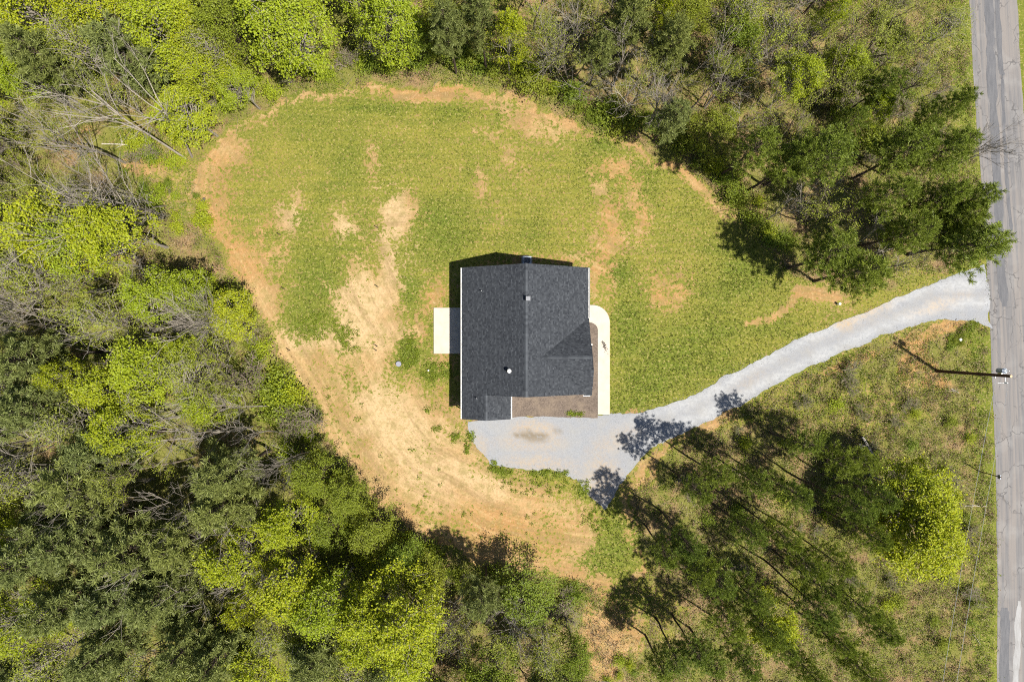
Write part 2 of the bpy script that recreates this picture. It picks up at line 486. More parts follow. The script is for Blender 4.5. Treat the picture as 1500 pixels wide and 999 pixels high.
def ground_fields(X, Y):
    sd_ = sdist(X, Y, CLEAR)
    wob = (vnoise(X, Y, 0.5, 1) - 0.5) * 1.6 + (vnoise(X, Y, 1.4, 2) - 0.5) * 0.9
    dc = sd_ + wob                         # <0 in the clearing
    n = vnoise(X, Y, 0.16, 3) * 0.6 + vnoise(X, Y, 0.45, 4) * 0.4
    px = X / 0.07 + 750; py = 500 - Y / 0.07
    rd = sdist(X, Y, ROADPOLY)
    dd = sdist(X, Y, DRIVE)
    grass = 0.80 + 0.42 * (n - 0.5) + 0.18 * (vnoise(X, Y, 0.9, 61) - .5)
    soilm = np.zeros(X.shape)
    red = np.zeros(X.shape) + 0.05; sand = np.zeros(X.shape); lush = np.clip((n - 0.5) * 1.1, 0, 0.5)
    dry = 0.55 + 0 * X
    # soil rim of the clearing, wider on the wooded side by the dirt yard
    rimw = 0.7 + 1.4 * smooth(470 - px, 0, 120) * smooth(py, 150, 260)
    rim = 1 - smooth(-dc, rimw * 0.2, rimw * 2.3)
    rim *= (1 - smooth(px, 1020, 1150))
    grass -= 0.56 * rim * (0.4 + 1.1 * vnoise(X, Y, 0.6, 63))
    red += 0.35 * rim * smooth(px, 560, 900)
    # dirt yard
    wx = 50 * (vnoise(X, Y, 0.3, 8) - .5)
    yard = smooth(py + 3 * (vnoise(X, Y, 0.5, 9) - 0.5), 514, 520) * (1 - smooth(px + wx, 545, 600))
    lim = np.interp(py, [560, 600, 670, 700, 735, 830], [640, 690, 705, 735, 860, 880])
    yard = np.maximum(yard, smooth(py, 560, 610) * (1 - smooth(px + wx - lim, -30, 40)))
    grass -= yard * (0.28 + 0.40 * vnoise(X, Y, 0.3, 12))
    for a in [(424, 328, 24, 28, 20), (434, 308, 14, 16, 0), (505, 330, 22, 22, 0), (500, 318, 14, 12, 0), (511, 375, 10, 40, 0), (583, 318, 26, 30, 10),
              (600, 300, 10, 18, 0), (569, 375, 9, 60, 0), (525, 452, 42, 52, 0), (560, 470, 42, 50, 0), (470, 500, 64, 15, 0), (520, 495, 44, 22, 0), (485, 508, 70, 8, 0),
              (412, 412, 22, 45, 10), (395, 370, 18, 40, 30), (440, 500, 36, 22, 0), (614, 470, 9, 46, 0), (560, 440, 35, 45, 0), (640, 425, 24, 22, 0), (648, 540, 20, 20, 0),
              (605, 560, 12, 40, 0), (905, 250, 30, 14, 15), (925, 262, 22, 12, 0), (890, 255, 20, 12, 0), (898, 328, 10, 40, 0), (940, 318, 9, 28, 0), (925, 300, 24, 12, 0), (880, 275, 16, 10, 0),
              (970, 430, 36, 20, -10), (885, 395, 22, 40, 0), (875, 420, 18, 40, 0), (742, 230, 6, 16, 0), (718, 197, 22, 8, 10),
              (702, 265, 6, 26, 0), (745, 395, 60, 8, 0), (790, 385, 40, 9, 0), (985, 228, 70, 14, 28), (765, 175, 60, 12, 20), (640, 142, 70, 10, 0), (545, 240, 6, 25, 0)]:
        soilm = np.maximum(soilm, blob(X, Y, a[0], a[1], a[2] * 1.15 + 2, a[3] * 1.15 + 2, a[4], 0.95))
    brk = smooth(vnoise(X, Y, 0.9, 71) * .5 + vnoise(X, Y, 2.1, 72) * .5, .3, .62)
    soilm *= 0.5 + 0.6 * brk
    grass -= 0.50 * soilm * (0.75 + 0.5 * vnoise(X, Y, 0.8, 62))
    for a in [(905, 252, 36, 18, 15), (898, 328, 16, 44, 0), (940, 318, 16, 34, 0), (970, 430, 45, 28, 0), (880, 400, 26, 50, 0),
              (1000, 235, 110, 24, 28), (660, 132, 120, 16, 0), (330, 300, 40, 90, 0), (355, 380, 40, 70, 30), (614, 470, 14, 50, 0), (640, 430, 30, 30, 0), (760, 385, 110, 14, 0), (660, 560, 20, 40, 0), (720, 770, 130, 50, 15)]:
        red = np.maximum(red, 0.65 * blob(X, Y, *a, 0.7))
    for a in [(525, 450, 46, 40, 0), (470, 497, 60, 15, 0), (450, 490, 40, 24, 0), (600, 640, 45, 60, -40), (620, 690, 40, 60, -45), (575, 345, 20, 90, 0), (505, 335, 16, 26, 0), (520, 480, 60, 34, 0), (560, 600, 40, 40, 0), (600, 380, 22, 44, 0), (430, 320, 22, 26, 0), (690, 700, 70, 22, 30)]:
        sand = np.maximum(sand, 0.68 * blob(X, Y, *a, 0.6))
    for a in [(518, 462, 40, 50, 0), (562, 465, 30, 60, 0), (485, 507, 68, 8, 0), (585, 318, 18, 28, 0), (424, 328, 16, 22, 0), (505, 330, 14, 16, 0)]:
        grass -= 0.26 * blob(X, Y, *a, 0.8)
    for a in [(600, 640, 50, 60, -40), (620, 690, 44, 60, -45), (700, 740, 80, 36, 20), (540, 640, 40, 60, -40), (560, 560, 40, 40, 0)]:
        grass -= 0.15 * blob(X, Y, *a, 0.6)
    # lusher grass
    for a in [(600, 520, 18, 30, 0), (640, 545, 26, 16, 0), (470, 420, 40, 60, 0), (505, 490, 14, 30, 10), (450, 470, 36, 26, 0), (600, 430, 20, 30, 0), (650, 340, 50, 40, 0), (560, 160, 70, 10, 0), (660, 165, 40, 12, 0),
              (735, 690, 16, 7, 10), (808, 694, 26, 5, 8), (856, 716, 12, 12, 40), (690, 640, 8, 14, 0), (668, 640, 8, 10, 0), (905, 800, 36, 50, 10), (870, 830, 30, 30, 0),
              (1000, 520, 110, 40, -30), (950, 560, 70, 34, -25), (925, 480, 30, 60, 0), (905, 405, 20, 20, 0), (880, 210, 24, 10, 20), (735, 165, 14, 10, 0), (640, 600, 12, 10, 0), (1090, 400, 40, 50, 0)]:
        b = blob(X, Y, *a, 0.9)
        grass += 0.30 * b
        lush = np.maximum(lush, 0.62 * b)
    for a in [(905, 800, 40, 60, 10), (600, 225, 120, 50, 0), (450, 215, 90, 40, 0), (1050, 420, 80, 80, 0)]:
        dry = np.maximum(dry, 0.75 * blob(X, Y, *a, 0.7))
    # trodden dirt path by the pines, orange bank along the driveway
    path = seg_dist(X, Y, WP([(1095, 474), (1130, 468), (1158, 448), (1168, 425), (1222, 434)]), False)
    p = 1 - smooth(path + wob * 0.3, 0.0, 0.75)
    grass -= 0.7 * p; red = np.maximum(red, 0.5 * p)
    p = 1 - smooth(dd + wob * 0.25, 0.1, 0.55)
    p *= smooth(px, 880, 930) * (1 - smooth(px, 1180, 1260)) * smooth(Y - (-(px - 940) * -0.02 - 7.5 + (px - 940) * 0.03), -0.5, 0.5)
    grass -= 0.7 * p; red = np.maximum(red, 0.7 * p)
    litter = smooth(dc, -0.3, 1.2)
    # verges and brush ground beside the road
    verge = 1 - smooth(np.abs(rd) + wob * 0.3, 1.6, 2.8)
    brush = smooth(px, 1130, 1230) * smooth(py, 470, 540) + smooth(px, 1180, 1350) * (1 - smooth(py, 330, 400))
    brush = np.clip(brush, 0, 1)
    litter = litter * (1 - verge) * (1 - 0.30 * brush * (0.6 + 0.8 * vnoise(X, Y, 0.3, 21)))
    far = smooth(px, 1490, 1500)
    litter *= (1 - far)
    grass = np.where(dc > 0, 0.72 + 0.3 * (n - 0.5), grass)
    grass = np.maximum(grass, 0.95 * verge * (dc > 0)); lush = np.maximum(lush, 0.5 * verge * (dc > 0))
    lush = np.maximum(lush, 0.35 * brush * vnoise(X, Y, 0.5, 31))
    for a in [(1345, 497, 60, 12, -20), (1355, 530, 40, 14, 50), (1240, 535, 60, 8, -22), (1330, 540, 16, 24, 0), (1390, 478, 24, 10, 0), (1370, 560, 20, 10, 0)]:
        b = blob(X, Y, *a, 0.5)
        litter *= (1 - b); grass -= 0.34 * b; red = np.maximum(red, 0.8 * b)
    lush = np.maximum(lush, 0.7 * litter * (px < 600) * smooth(vnoise(X, Y, 0.22, 33), .25, .6))
    for a in [(235, 235, 60, 60, 0), (265, 300, 22, 40, 0), (190, 195, 40, 30, 0), (1180, 560, 60, 14, -25), (1120, 600, 60, 20, -20), (1260, 600, 80, 40, 0), (940, 900, 60, 50, 0), (1300, 450, 60, 20, -25), (1330, 400, 50, 16, 0)]:
        b = blob(X, Y, *a, 0.6)
        litter *= (1 - 0.8 * b)
    for a in [(905, 930, 38, 40, -30), (872, 890, 20, 60, 10), (880, 960, 30, 40, 0), (905, 950, 40, 14, -40), (1060, 612, 30, 10, -25), (130, 190, 16, 10, 0), (215, 245, 30, 16, 0), (1200, 435, 30, 7, 0)]:
        b = blob(X, Y, *a, 0.5)
        litter *= (1 - 0.7 * b); grass -= 0.45 * b; red = np.maximum(red, 0.4 * b)
    return dict(edge=sd_, grass=grass, red=np.clip(red, 0, 1), sand=np.clip(sand, 0, 1), litter=np.clip(litter, 0, 1), dry=dry, lush=np.clip(lush, 0, 1))

# ------------------------------------------------------------------ the setting: ground, road, driveway
def set_attr(me, name, arr):
    a = me.attributes.new(name, 'FLOAT', 'POINT')
    a.data.foreach_set('value', np.asarray(arr, np.float32).ravel())

def build_ground():
    def axis(half, step, far):
        c = np.arange(-half, half + 1e-6, step)
        out = []
        s, x = step, half
        while x < far:
            s *= 1.5; x += s; out.append(x)
        out = np.array(out)
        return np.concatenate([-out[::-1], c, out])
    ax, ay = axis(58, 0.3, 2500), axis(42, 0.3, 2500)
    X, Y = np.meshgrid(ax, ay)
    Z = terrain(X.ravel(), Y.ravel())
    V = np.stack([X.ravel(), Y.ravel(), Z], 1)
    nx, ny = len(ax), len(ay)
    i = np.arange(nx - 1)[None, :] + np.arange(ny - 1)[:, None] * nx
    F = np.stack([i, i + 1, i + 1 + nx, i + nx], -1).reshape(-1, 4)
    me = bpy.data.meshes.new('ground')
    me.from_pydata(V.tolist(), [], F.tolist())
    for k, a in ground_fields(X.ravel(), Y.ravel()).items():
        set_attr(me, k, a)
    me.materials.append(M['ground'])
    me.polygons.foreach_set('use_smooth', [True] * len(me.polygons))
    tag(link('ground', me), kind='structure')
build_ground()

def build_road():
    pts = np.array(WP(ROAD_L))
    # refine the centre line
    t = np.linspace(0, len(pts) - 1, 90)
    i = np.clip(t.astype(int), 0, len(pts) - 2); f = (t - i)[:, None]
    L = pts[i] * (1 - f) + pts[i + 1] * f
    rs = np.random.RandomState(3)
    nu = 8
    V, UV = [], []
    run = np.concatenate([[0], np.cumsum(np.hypot(*np.diff(L, axis=0).T))])
    w = ROAD_W * 0.07
    for k in range(len(L)):
        for u in range(nu + 1):
            j = (rs.rand() - 0.5) * 0.10 if u in (0, nu) else 0
            s = u / nu
            V.append((L[k, 0] + s * w + j, L[k, 1], 0.012 + 0.05 * math.sin(math.pi * s)))
            UV.append((s * w, run[k]))
    F = []
    for k in range(len(L) - 1):
        for u in range(nu):
            a = k * (nu + 1) + u
            F.append((a, a + nu + 1, a + nu + 2, a + 1))
    me = bpy.data.meshes.new('road')
    me.from_pydata(V, [], F)
    uv = me.uv_layers.new(name='UVMap')
    for lp in me.loops:
        uv.data[lp.index].uv = UV[lp.vertex_index]
    me.materials.append(M['road'])
    road = tag(link('road', me), kind='structure')
    def road_z(x, y):
        k = np.interp(-y, -L[:, 1], L[:, 0])
        return 0.012 + 0.05 * math.sin(math.pi * min(max((x - k) / w, 0), 1))
    def patch(px_pts, wid, mat, seed, name='tar_patch', zoff=0.006):
        rr = np.random.RandomState(seed)
        P = np.array(WP(px_pts))
        n = max(8, int(abs(P[-1, 1] - P[0, 1]) / 0.35))
        tt = np.linspace(0, len(P) - 1, n)
        i = np.clip(tt.astype(int), 0, len(P) - 2); f = (tt - i)[:, None]
        C = P[i] * (1 - f) + P[i + 1] * f
        V, F = [], []
        for k in range(n):
            h = wid * 0.035 * (1 + (vnoise(np.array([k * .35]), np.array([seed * 7.1]), 1, 3)[0] - 0.5) * 0.7) * (1 if 1 < k < n - 2 else 0.6)
            c = C[k, 0] + (vnoise(np.array([k * .2]), np.array([seed * 3.3]), 1, 4)[0] - 0.5) * 0.25
            for s in (-1, 0, 1):
                V.append((c + s * h, C[k, 1], road_z(c + s * h, C[k, 1]) + zoff))
            if k:
                a = (k - 1) * 3
                F += [(a, a + 3, a + 4, a + 1), (a + 1, a + 4, a + 5, a + 2)]
        m2 = bpy.data.meshes.new(name)
        m2.from_pydata(V, [], F)
        m2.materials.append(mat)
        link(name, m2, road)
    patch([(1447, -80), (1448, 0), (1449, 40), (1450, 60), (1451, 90), (1454, 140), (1457, 200), (1459, 265), (1463, 330), (1466, 395), (1470, 450)], 12, M['tar'], 2)
    patch([(1460, -60), (1461, 0), (1464, 50), (1466, 104), (1468, 112)], 8, M['tar'], 3)
    patch([(1467, 110), (1470, 170), (1473, 230), (1477, 290), (1481, 340)], 5, M['tar'], 4)
    patch([(1471, 890), (1472, 930), (1471, 1010)], 15, M['tar'], 7)
    patch([(1492, 880), (1489, 960), (1484, 1040)], 8, M['whitepaint'], 8, 'pale_patch')
build_road()

def sheet(name, poly, z, mat, fields=None, cut=0.5, thick=0.06, jit=0.0, seed=1, step=0.5):
    """a flat sheet with an uneven outline and a short skirt that reaches into the ground"""
    P = []
    off = lambda p, f, sd_: float(vnoise(np.array([p[0]]), np.array([p[1]]), f, sd_)[0]) - 0.5
    for i in range(len(poly)):
        a, b = np.array(poly[i]), np.array(poly[(i + 1) % len(poly)])
        n = max(1, int(np.linalg.norm(b - a) / step)) if jit else 1
        for k in range(n):
            q = a + (b - a) * k / n
            if jit:
                q = q + jit * np.array((off(q, .7, seed) * 1.4 + off(q, 2.6, seed + 1) * .8, off(q, .7, seed + 2) * 1.4 + off(q, 2.6, seed + 3) * .8))
            P.append(q)
    bm = bmesh.new()
    vs = [bm.verts.new((p[0], p[1], z)) for p in P]
    f = bm.faces.new(vs)
    bm.normal_update()
    if f.normal.z < 0:
        f.normal_flip()
    edges = list(bm.edges)
    r = bmesh.ops.extrude_edge_only(bm, edges=edges)
    for v in r['geom']:
        if isinstance(v, bmesh.types.BMVert):
            v.co.z -= thick
    if cut:
        xs = [p[0] for p in P]; ys = [p[1] for p in P]
        for ax, lo, hi in ((0, min(xs), max(xs)), (1, min(ys), max(ys))):
            for c in np.arange(lo + cut, hi, cut):
                no = (1, 0, 0) if ax == 0 else (0, 1, 0)
                co = (c, 0, 0) if ax == 0 else (0, c, 0)
                bmesh.ops.bisect_plane(bm, geom=bm.verts[:] + bm.edges[:] + bm.faces[:], plane_co=co, plane_no=no)
    me = bpy.data.meshes.new(name)
    bm.to_mesh(me); bm.free()
    me.materials.append(mat)
    if fields:
        n = len(me.vertices)
        co = np.zeros(n * 3); me.vertices.foreach_get('co', co); co = co.reshape(-1, 3)
        for k, a in fields(co[:, 0], co[:, 1]).items():
            set_attr(me, k, a)
    return link(name, me)

def drive_fields(X, Y):
    white = np.zeros(X.shape); tan = np.zeros(X.shape); stain = np.zeros(X.shape)
    C = [(1445, 430), (1380, 432), (1330, 447), (1260, 478), (1190, 510), (1120, 546), (1040, 590), (960, 622), (880, 648)]
    for off in (-13, 13):
        d = seg_dist(X, Y, WP([(x + off * 0.4, y + off) for x, y in C]), False)
        white = np.maximum(white, 0.85 * (1 - smooth(d + (vnoise(X, Y, 0.8, 40) - .5) * 0.8, 0.15, 0.75)))
    white *= smooth(X, 8.0, 20.0)
    d = seg_dist(X, Y, WP([(x, y) for x, y in C]), False)
    tan = 0.30 * (1 - smooth(d, 0.1, 0.9)) * vnoise(X, Y, 0.3, 41)
    for a in [(1236, 474, 16, 10, -25, 0.9), (1375, 447, 40, 8, -18, 0.5), (778, 630, 30, 14, 0, 0.6), (778, 648, 44, 12, 0, 0.4), (880, 700, 26, 45, 25, 0.55), (790, 680, 60, 10, 5, 0.5), (900, 650, 40, 16, -30, 0.35), (1270, 460, 40, 7, -25, 0.6), (705, 655, 10, 30, -20, 0.4)]:
        tan = np.maximum(tan, a[5] * blob(X, Y, *a[:5], 0.6))
    for a in [(776, 638, 19, 5, 3, 0.9), (795, 642, 6, 3, 0, 0.7), (817, 631, 4, 3, 0, 0.5)]:
        stain = np.maximum(stain, a[5] * blob(X, Y, *a[:5], 0.35))
    return dict(white=white, tan=tan, stain=stain)

tag(sheet('driveway', DRIVE, 0.035, M['gravel'], drive_fields, cut=0.45, jit=0.30, seed=7, step=0.28), kind='structure')

# concrete patio, walkway and mulch bed
mulch_poly = WP([(745, 578), (745, 611), (876, 612), (876, 478), (874, 470), (868, 465), (852, 464), (852, 578)])
tag(sheet('mulch_bed', mulch_poly, 0.05, M['mulch'], cut=0.0, jit=0.12, seed=4), kind='structure')
tag(sheet('patio', WP([(635.5, 451.5), (690, 451.5), (690, 518.5), (635.5, 518.5)]), 0.09, M['concrete'], cut=0.0, thick=0.12), kind='structure')
arc_o = [(876 + 17 * math.sin(t) if False else 868 + 25 * math.sin(t), 473 - 25.5 * math.cos(t)) for t in np.linspace(0, math.pi / 2, 12)]
arc_i = [(862 + 13.5 * math.sin(t), 484 - 11.5 * math.cos(t)) for t in np.linspace(math.pi / 2, 0, 9)]
walk = [(848, 447.5)] + arc_o + [(893, 607.5), (875.5, 607.5)] + arc_i + [(848, 472.5)]
tag(sheet('walkway', WP(walk), 0.10, M['concrete'], cut=0.0, thick=0.13), kind='structure')

# ------------------------------------------------------------------ the house
EV, RG = 3.4, 6.95            # eave and ridge height
XL, XR, XC = -4.86, 7.46, 1.30
YN, YS, YG = 7.16, -5.20, -7.62
XGR, XGC = -0.12, -2.49       # garage wing: far eave, ridge
SL = (RG - EV) / (XC - XL)    # pitch
GRH = EV + SL * (XGC - XL)
house = tag(empty('house', (0, 0, 0)), 'single storey house with charcoal shingle gable roofs beside the gravel driveway', 'house')

def shingles(name, org, u, v, vlen, lim, seed):
    """courses of separate shingle tabs; org = eave start, u along the eave, v up the slope"""
    rs = random.Random(seed)
    org, u, v = Vector(org), Vector(u).normalized(), Vector(v).normalized()
    n = u.cross(v)
    if n.z < 0: n = -n
    V, F, T = [], [], []
    ex = 0.145
    k, j = 0, 0
    # deck under the tabs
    while k * ex < vlen - 1e-4:
        a, b = k * ex, min((k + 1) * ex, vlen)
        l0, r0 = lim(a); l1, r1 = lim(b)
        pos = min(l0, l1) - rs.random() * 0.3
        end = max(r0, r1)
        while pos < end:
            w = rs.uniform(0.11, 0.24)
            q = [max(pos, l0), min(pos + w, r0), min(pos + w, r1), max(pos, l1)]
            if q[1] - q[0] > 0.01 or q[2] - q[3] > 0.01:
                if q[1] < q[0]: q[0] = q[1] = (q[0] + q[1]) / 2
                if q[2] < q[3]: q[2] = q[3] = (q[2] + q[3]) / 2
                th = rs.choice((0.012, 0.02, 0.02, 0.028))
                p = [org + u * q[0] + v * (a - 0.012) + n * th, org + u * q[1] + v * (a - 0.012) + n * th,
                     org + u * q[2] + v * (b + 0.012) + n * (th * 0.2), org + u * q[3] + v * (b + 0.012) + n * (th * 0.2),
                     org + u * q[0] + v * (a - 0.012) - n * 0.01, org + u * q[1] + v * (a - 0.012) - n * 0.01]
                V += [tuple(x) for x in p]
                F += [(j, j + 1, j + 2, j + 3), (j + 4, j + 5, j + 1, j)]
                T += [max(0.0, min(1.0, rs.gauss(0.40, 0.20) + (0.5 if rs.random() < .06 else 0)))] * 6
                T[-4] *= .35; T[-3] *= .35           # dark band along the top of each shingle: course shadow painted into tone
                j += 6
            pos += w
        k += 1
    me = bpy.data.meshes.new(name)
    me.from_pydata(V, [], F)
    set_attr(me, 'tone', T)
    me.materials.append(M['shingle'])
    o = link(name, me, house)
    o['kind'] = 'stuff'
    return o

def deck(name, polys, th=0.12):
    """solid roof board below the shingles, closed with a skirt"""
    mb = MB()
    for P in polys:
        P = [Vector(p) for p in P]
        n = (P[1] - P[0]).cross(P[2] - P[0]).normalized()
        if n.z < 0:
            P.reverse(); n = -n
        k = len(P)
        top = [p - n * 0.012 for p in P]
        bot = [p - n * th for p in P]
        mb.add([tuple(p) for p in top + bot],
               [tuple(range(k)), tuple(range(2 * k - 1, k - 1, -1))] + [(i, k + i, k + (i + 1) % k, (i + 1) % k) for i in range(k)])
    return mb.obj(name, M['white'], house)

cs = math.sqrt(1 + SL * SL)
# slope facing the patio (and the garage wing, same plane)
LW = XC - XL
gfrac = (XGC - XL) * cs
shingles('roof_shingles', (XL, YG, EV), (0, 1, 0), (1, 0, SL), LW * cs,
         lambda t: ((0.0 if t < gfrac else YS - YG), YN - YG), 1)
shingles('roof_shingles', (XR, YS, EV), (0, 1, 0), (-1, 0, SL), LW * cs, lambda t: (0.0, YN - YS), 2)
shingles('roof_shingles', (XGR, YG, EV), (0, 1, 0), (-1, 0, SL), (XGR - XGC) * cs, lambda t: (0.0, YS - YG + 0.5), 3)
# entrance cross gable and the smaller nested gable before it
CRY, CN, CS_, CRH = -1.52, 2.20, -5.24, 6.10
CP = (CRH - EV) / (CN - CRY)
cc = math.sqrt(1 + CP * CP)
def valley(t):                # reach back to the main slope at this height
    z = EV + (t / cc) * CP
    return max(0.0, 7.52 - (XR - (z - EV) / SL) + 0.06)
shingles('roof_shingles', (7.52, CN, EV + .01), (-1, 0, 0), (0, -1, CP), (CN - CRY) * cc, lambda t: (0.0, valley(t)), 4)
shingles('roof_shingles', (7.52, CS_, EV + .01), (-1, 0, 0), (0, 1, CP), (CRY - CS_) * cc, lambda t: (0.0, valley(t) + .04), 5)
NRY, NN, NS, NRH = -2.86, -0.42, -5.30, 5.02
NP = (NRH - EV) / (NN - NRY)
nc = math.sqrt(1 + NP * NP)
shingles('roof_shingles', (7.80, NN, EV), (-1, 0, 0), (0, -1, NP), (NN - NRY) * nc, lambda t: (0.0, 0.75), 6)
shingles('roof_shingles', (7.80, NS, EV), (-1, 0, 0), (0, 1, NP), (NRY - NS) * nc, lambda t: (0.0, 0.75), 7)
deck('roof_deck', [
    [(XL, YS, EV), (XC, YS, RG), (XC, YN, RG), (XL, YN, EV)],
    [(XL, YG, EV), (XGC, YG, GRH), (XGC, YS, GRH), (XL, YS, EV)],
    [(XR, YS, EV), (XC, YS, RG), (XC, YN, RG), (XR, YN, EV)],
    [(XGR, YG, EV), (XGC, YG, GRH), (XGC, YS + .4, GRH), (XGR, YS + .4, EV)],
])
deck('porch_roof_deck', [
    [(7.52, CN, EV), (7.52, CRY, CRH), (XC + 1.6, CRY, CRH), (6.9, CN, EV)],
    [(7.52, CS_, EV), (7.52, CRY, CRH), (XC + 1.6, CRY, CRH), (6.9, CS_, EV)],
    [(7.80, NN, EV), (7.80, NRY, NRH), (7.1, NRY, NRH), (7.1, NN, EV)],
    [(7.80, NS, EV), (7.80, NRY, NRH), (7.1, NRY, NRH), (7.1, NS, EV)]])
def ridge(p0, p1, slope_dir, pitch, seed):
    rs = random.Random(seed)
    p0, p1 = Vector(p0), Vector(p1)
    d = (p1 - p0); L = d.length; d.normalize()
    s = Vector(slope_dir).normalized()
    V, F, T = [], [], []
    t, j = 0.0, 0
    while t < L:
        e = min(t + 0.30, L + 0.02)
        tone = min(1, max(0, rs.gauss(0.75, 0.2)))
        for q, up in ((t, 0.045), (e, 0.028)):
            c = p0 + d * q + Vector((0, 0, up))
            for k in (-0.15, 0, 0.15):
                V.append(tuple(c + s * k - Vector((0, 0, abs(k) * pitch))))
        V += [tuple(Vector(V[j + k]) - Vector((0, 0, 0.05))) for k in range(3)]
        F += [(j, j + 3, j + 4, j + 1), (j + 1, j + 4, j + 5, j + 2), (j + 6, j + 7, j + 1, j), (j + 7, j + 8, j + 2, j + 1)]
        T += [min(1.0, tone + (0.25 if rs.random() < .3 else 0))] * 9
        j += 9; t += 0.28
    me = bpy.data.meshes.new('ridge_cap')
    me.from_pydata(V, [], F)
    set_attr(me, 'tone', T)
    me.materials.append(M['shingle'])
    o = link('ridge_cap', me, house); o['kind'] = 'stuff'
ridge((XC, YS, RG), (XC, YN, RG), (1, 0, 0), SL, 1)
ridge((XGC, YG, GRH), (XGC, YS, GRH), (1, 0, 0), SL, 2)
ridge((7.52, CRY, CRH + .01), (XC + 1.45, CRY, CRH + .01), (0, 1, 0), CP, 3)
ridge((7.80, NRY, NRH), (7.45, NRY, NRH), (0, 1, 0), NP, 4)

def gable_wall(x0, x1, y0, y1, axis_, apex_h, z0=0.0, eave=EV - .12):
    """wall box with gable ends: axis_ 'y' = ridge runs along y"""
    mb = MB()
    if axis_ == 'y':
        m = (x0 + x1) / 2
        V = [(x0, y0, z0), (x1, y0, z0), (x1, y0, eave), (m, y0, apex_h), (x0, y0, eave),
             (x0, y1, z0), (x1, y1, z0), (x1, y1, eave), (m, y1, apex_h), (x0, y1, eave)]
    else:
        m = (y0 + y1) / 2
        V = [(x1, y0, z0), (x1, y1, z0), (x1, y1, eave), (x1, m, apex_h), (x1, y0, eave),
             (x0, y0, z0), (x0, y1, z0), (x0, y1, eave), (x0, m, apex_h), (x0, y0, eave)]
    mb.add(V, [(0, 1, 2, 3, 4), (9, 8, 7, 6, 5), (0, 5, 6, 1), (1, 6, 7, 2), (4, 9, 5, 0), (2, 7, 8, 3), (3, 8, 9, 4)])
    return mb.obj('wall', M['siding'], house)
oh = 0.34
gable_wall(XL + oh, XR - oh, YS + oh, YN - oh, 'y', RG - .25)
gable_wall(XL + oh + .01, XGR - oh, YG + oh, YS + oh + .1, 'y', GRH - .25)
gable_wall(6.6, 7.22, CS_ + .35, CN - 1.9, 'x', CRH - 1.2)
# clapboard courses on each outer wall face would be under the eaves; trim, gutters and openings follow
def part_box(name, mat, *b, parent=house):
    mb = MB(); mb.box(*b); return mb.obj(name, mat, parent)
def gutter(x0, x1, y0, y1):
    mb = MB()
    z0, z1 = EV - .15, EV - .02
    mb.box(x0, x1, y0, y1, z0, z0 + .012)
    if x1 - x0 < y1 - y0:
        mb.box(x0 - .012, x0, y0, y1, z0, z1); mb.box(x1, x1 + .012, y0, y1, z0, z1)
    else:
        mb.box(x0, x1, y0 - .012, y0, z0, z1); mb.box(x0, x1, y1, y1 + .012, z0, z1)
    return mb.obj('gutter', M['white'], house)
gutter(XL - .13, XL - .02, YG + .02, YN - .02)
gutter(XR + .02, XR + .13, CN + .03, YN - .02)
gutter(XGR + .02, XGR + .12, YG + .02, YS - .02)
for x, y in ((XL - .08, YN - .5), (XR + .08, YN - .5), (XL - .08, YG + .5)):
    mb = MB(); mb.box(x - .04, x + .04, y - .05, y + .05, 0.1, EV - .12); mb.obj('downspout', M['white'], house)
part_box('eave_return', M['white'], 6.95, 7.62, NS - .10, NS - .02, EV - .16, EV - .02)
part_box('eave_return', M['white'], 7.53, 7.86, NN + .02, NN + .12, EV - .16, EV - .02)
def window(cx, cy, cz, w, h, nx, ny):
    mb = MB()
    t = 0.05
    if nx:
        mb.box(cx - t, cx + t, cy - w / 2, cy + w / 2, cz - h / 2, cz + h / 2)
    else:
        mb.box(cx - w / 2, cx + w / 2, cy - t, cy + t, cz - h / 2, cz + h / 2)
    fr = mb.obj('window', M['white'], house)
    for s in (-1, 1):
        m2 = MB(); q = t + .004
        zc = cz + s * h * .235
        if nx:
            m2.box(cx - q, cx + q, cy - w / 2 + .07, cy + w / 2 - .07, zc - h * .2, zc + h * .2)
        else:
            m2.box(cx - w / 2 + .07, cx + w / 2 - .07, cy - q, cy + q, zc - h * .2, zc + h * .2)
        m2.obj('pane', M['glass'], fr)
for y in (5.2, -3.0, -5.9): window(XL + oh, y, 1.75, 1.0, 1.35, 1, 0)
for y in (5.6, 3.6): window(XR - oh, y, 1.75, 1.0, 1.35, 1, 0)
window(7.22, -2.9, 1.7, 1.7, 1.4, 1, 0)
for x in (-2.6, 4.6): window(x, YN - oh, 1.75, 1.0, 1.35, 0, 1)
window(3.6, YS + oh, 1.75, 1.0, 1.35, 0, 1)
pd = part_box('patio_door', M['white'], XL + oh - .06, XL + oh + .06, -1.15, 0.75, 0.12, 2.25)
for y in (-0.66, 0.26): part_box('pane', M['glass'], XL + oh - .07, XL + oh + .07, y - .38, y + .38, 0.3, 2.1, parent=pd)
fd = part_box('front_door', M['dark'], XR - oh - .05, XR - oh + .05, 1.55, 2.5, 0.2, 2.3)
part_box('handle', M['metal'], XR - oh + .05, XR - oh + .12, 1.64, 1.70, 1.15, 1.3, parent=fd)
gd = part_box('garage_door', M['white'], XL + 1.0, XGR - 1.0, YG + oh - .05, YG + oh + .05, 0.05, 2.3)
for k in range(4):
    part_box('panel', M['white'], XL + 1.06, XGR - 1.06, YG + oh - .075, YG + oh - .04, 0.1 + k * .55, 0.58 + k * .55, parent=gd)
for y in (1.0, 3.1):
    part_box('porch_post', M['white'], 7.24, 7.38, y - .07, y + .07, 0.1, EV - .14)

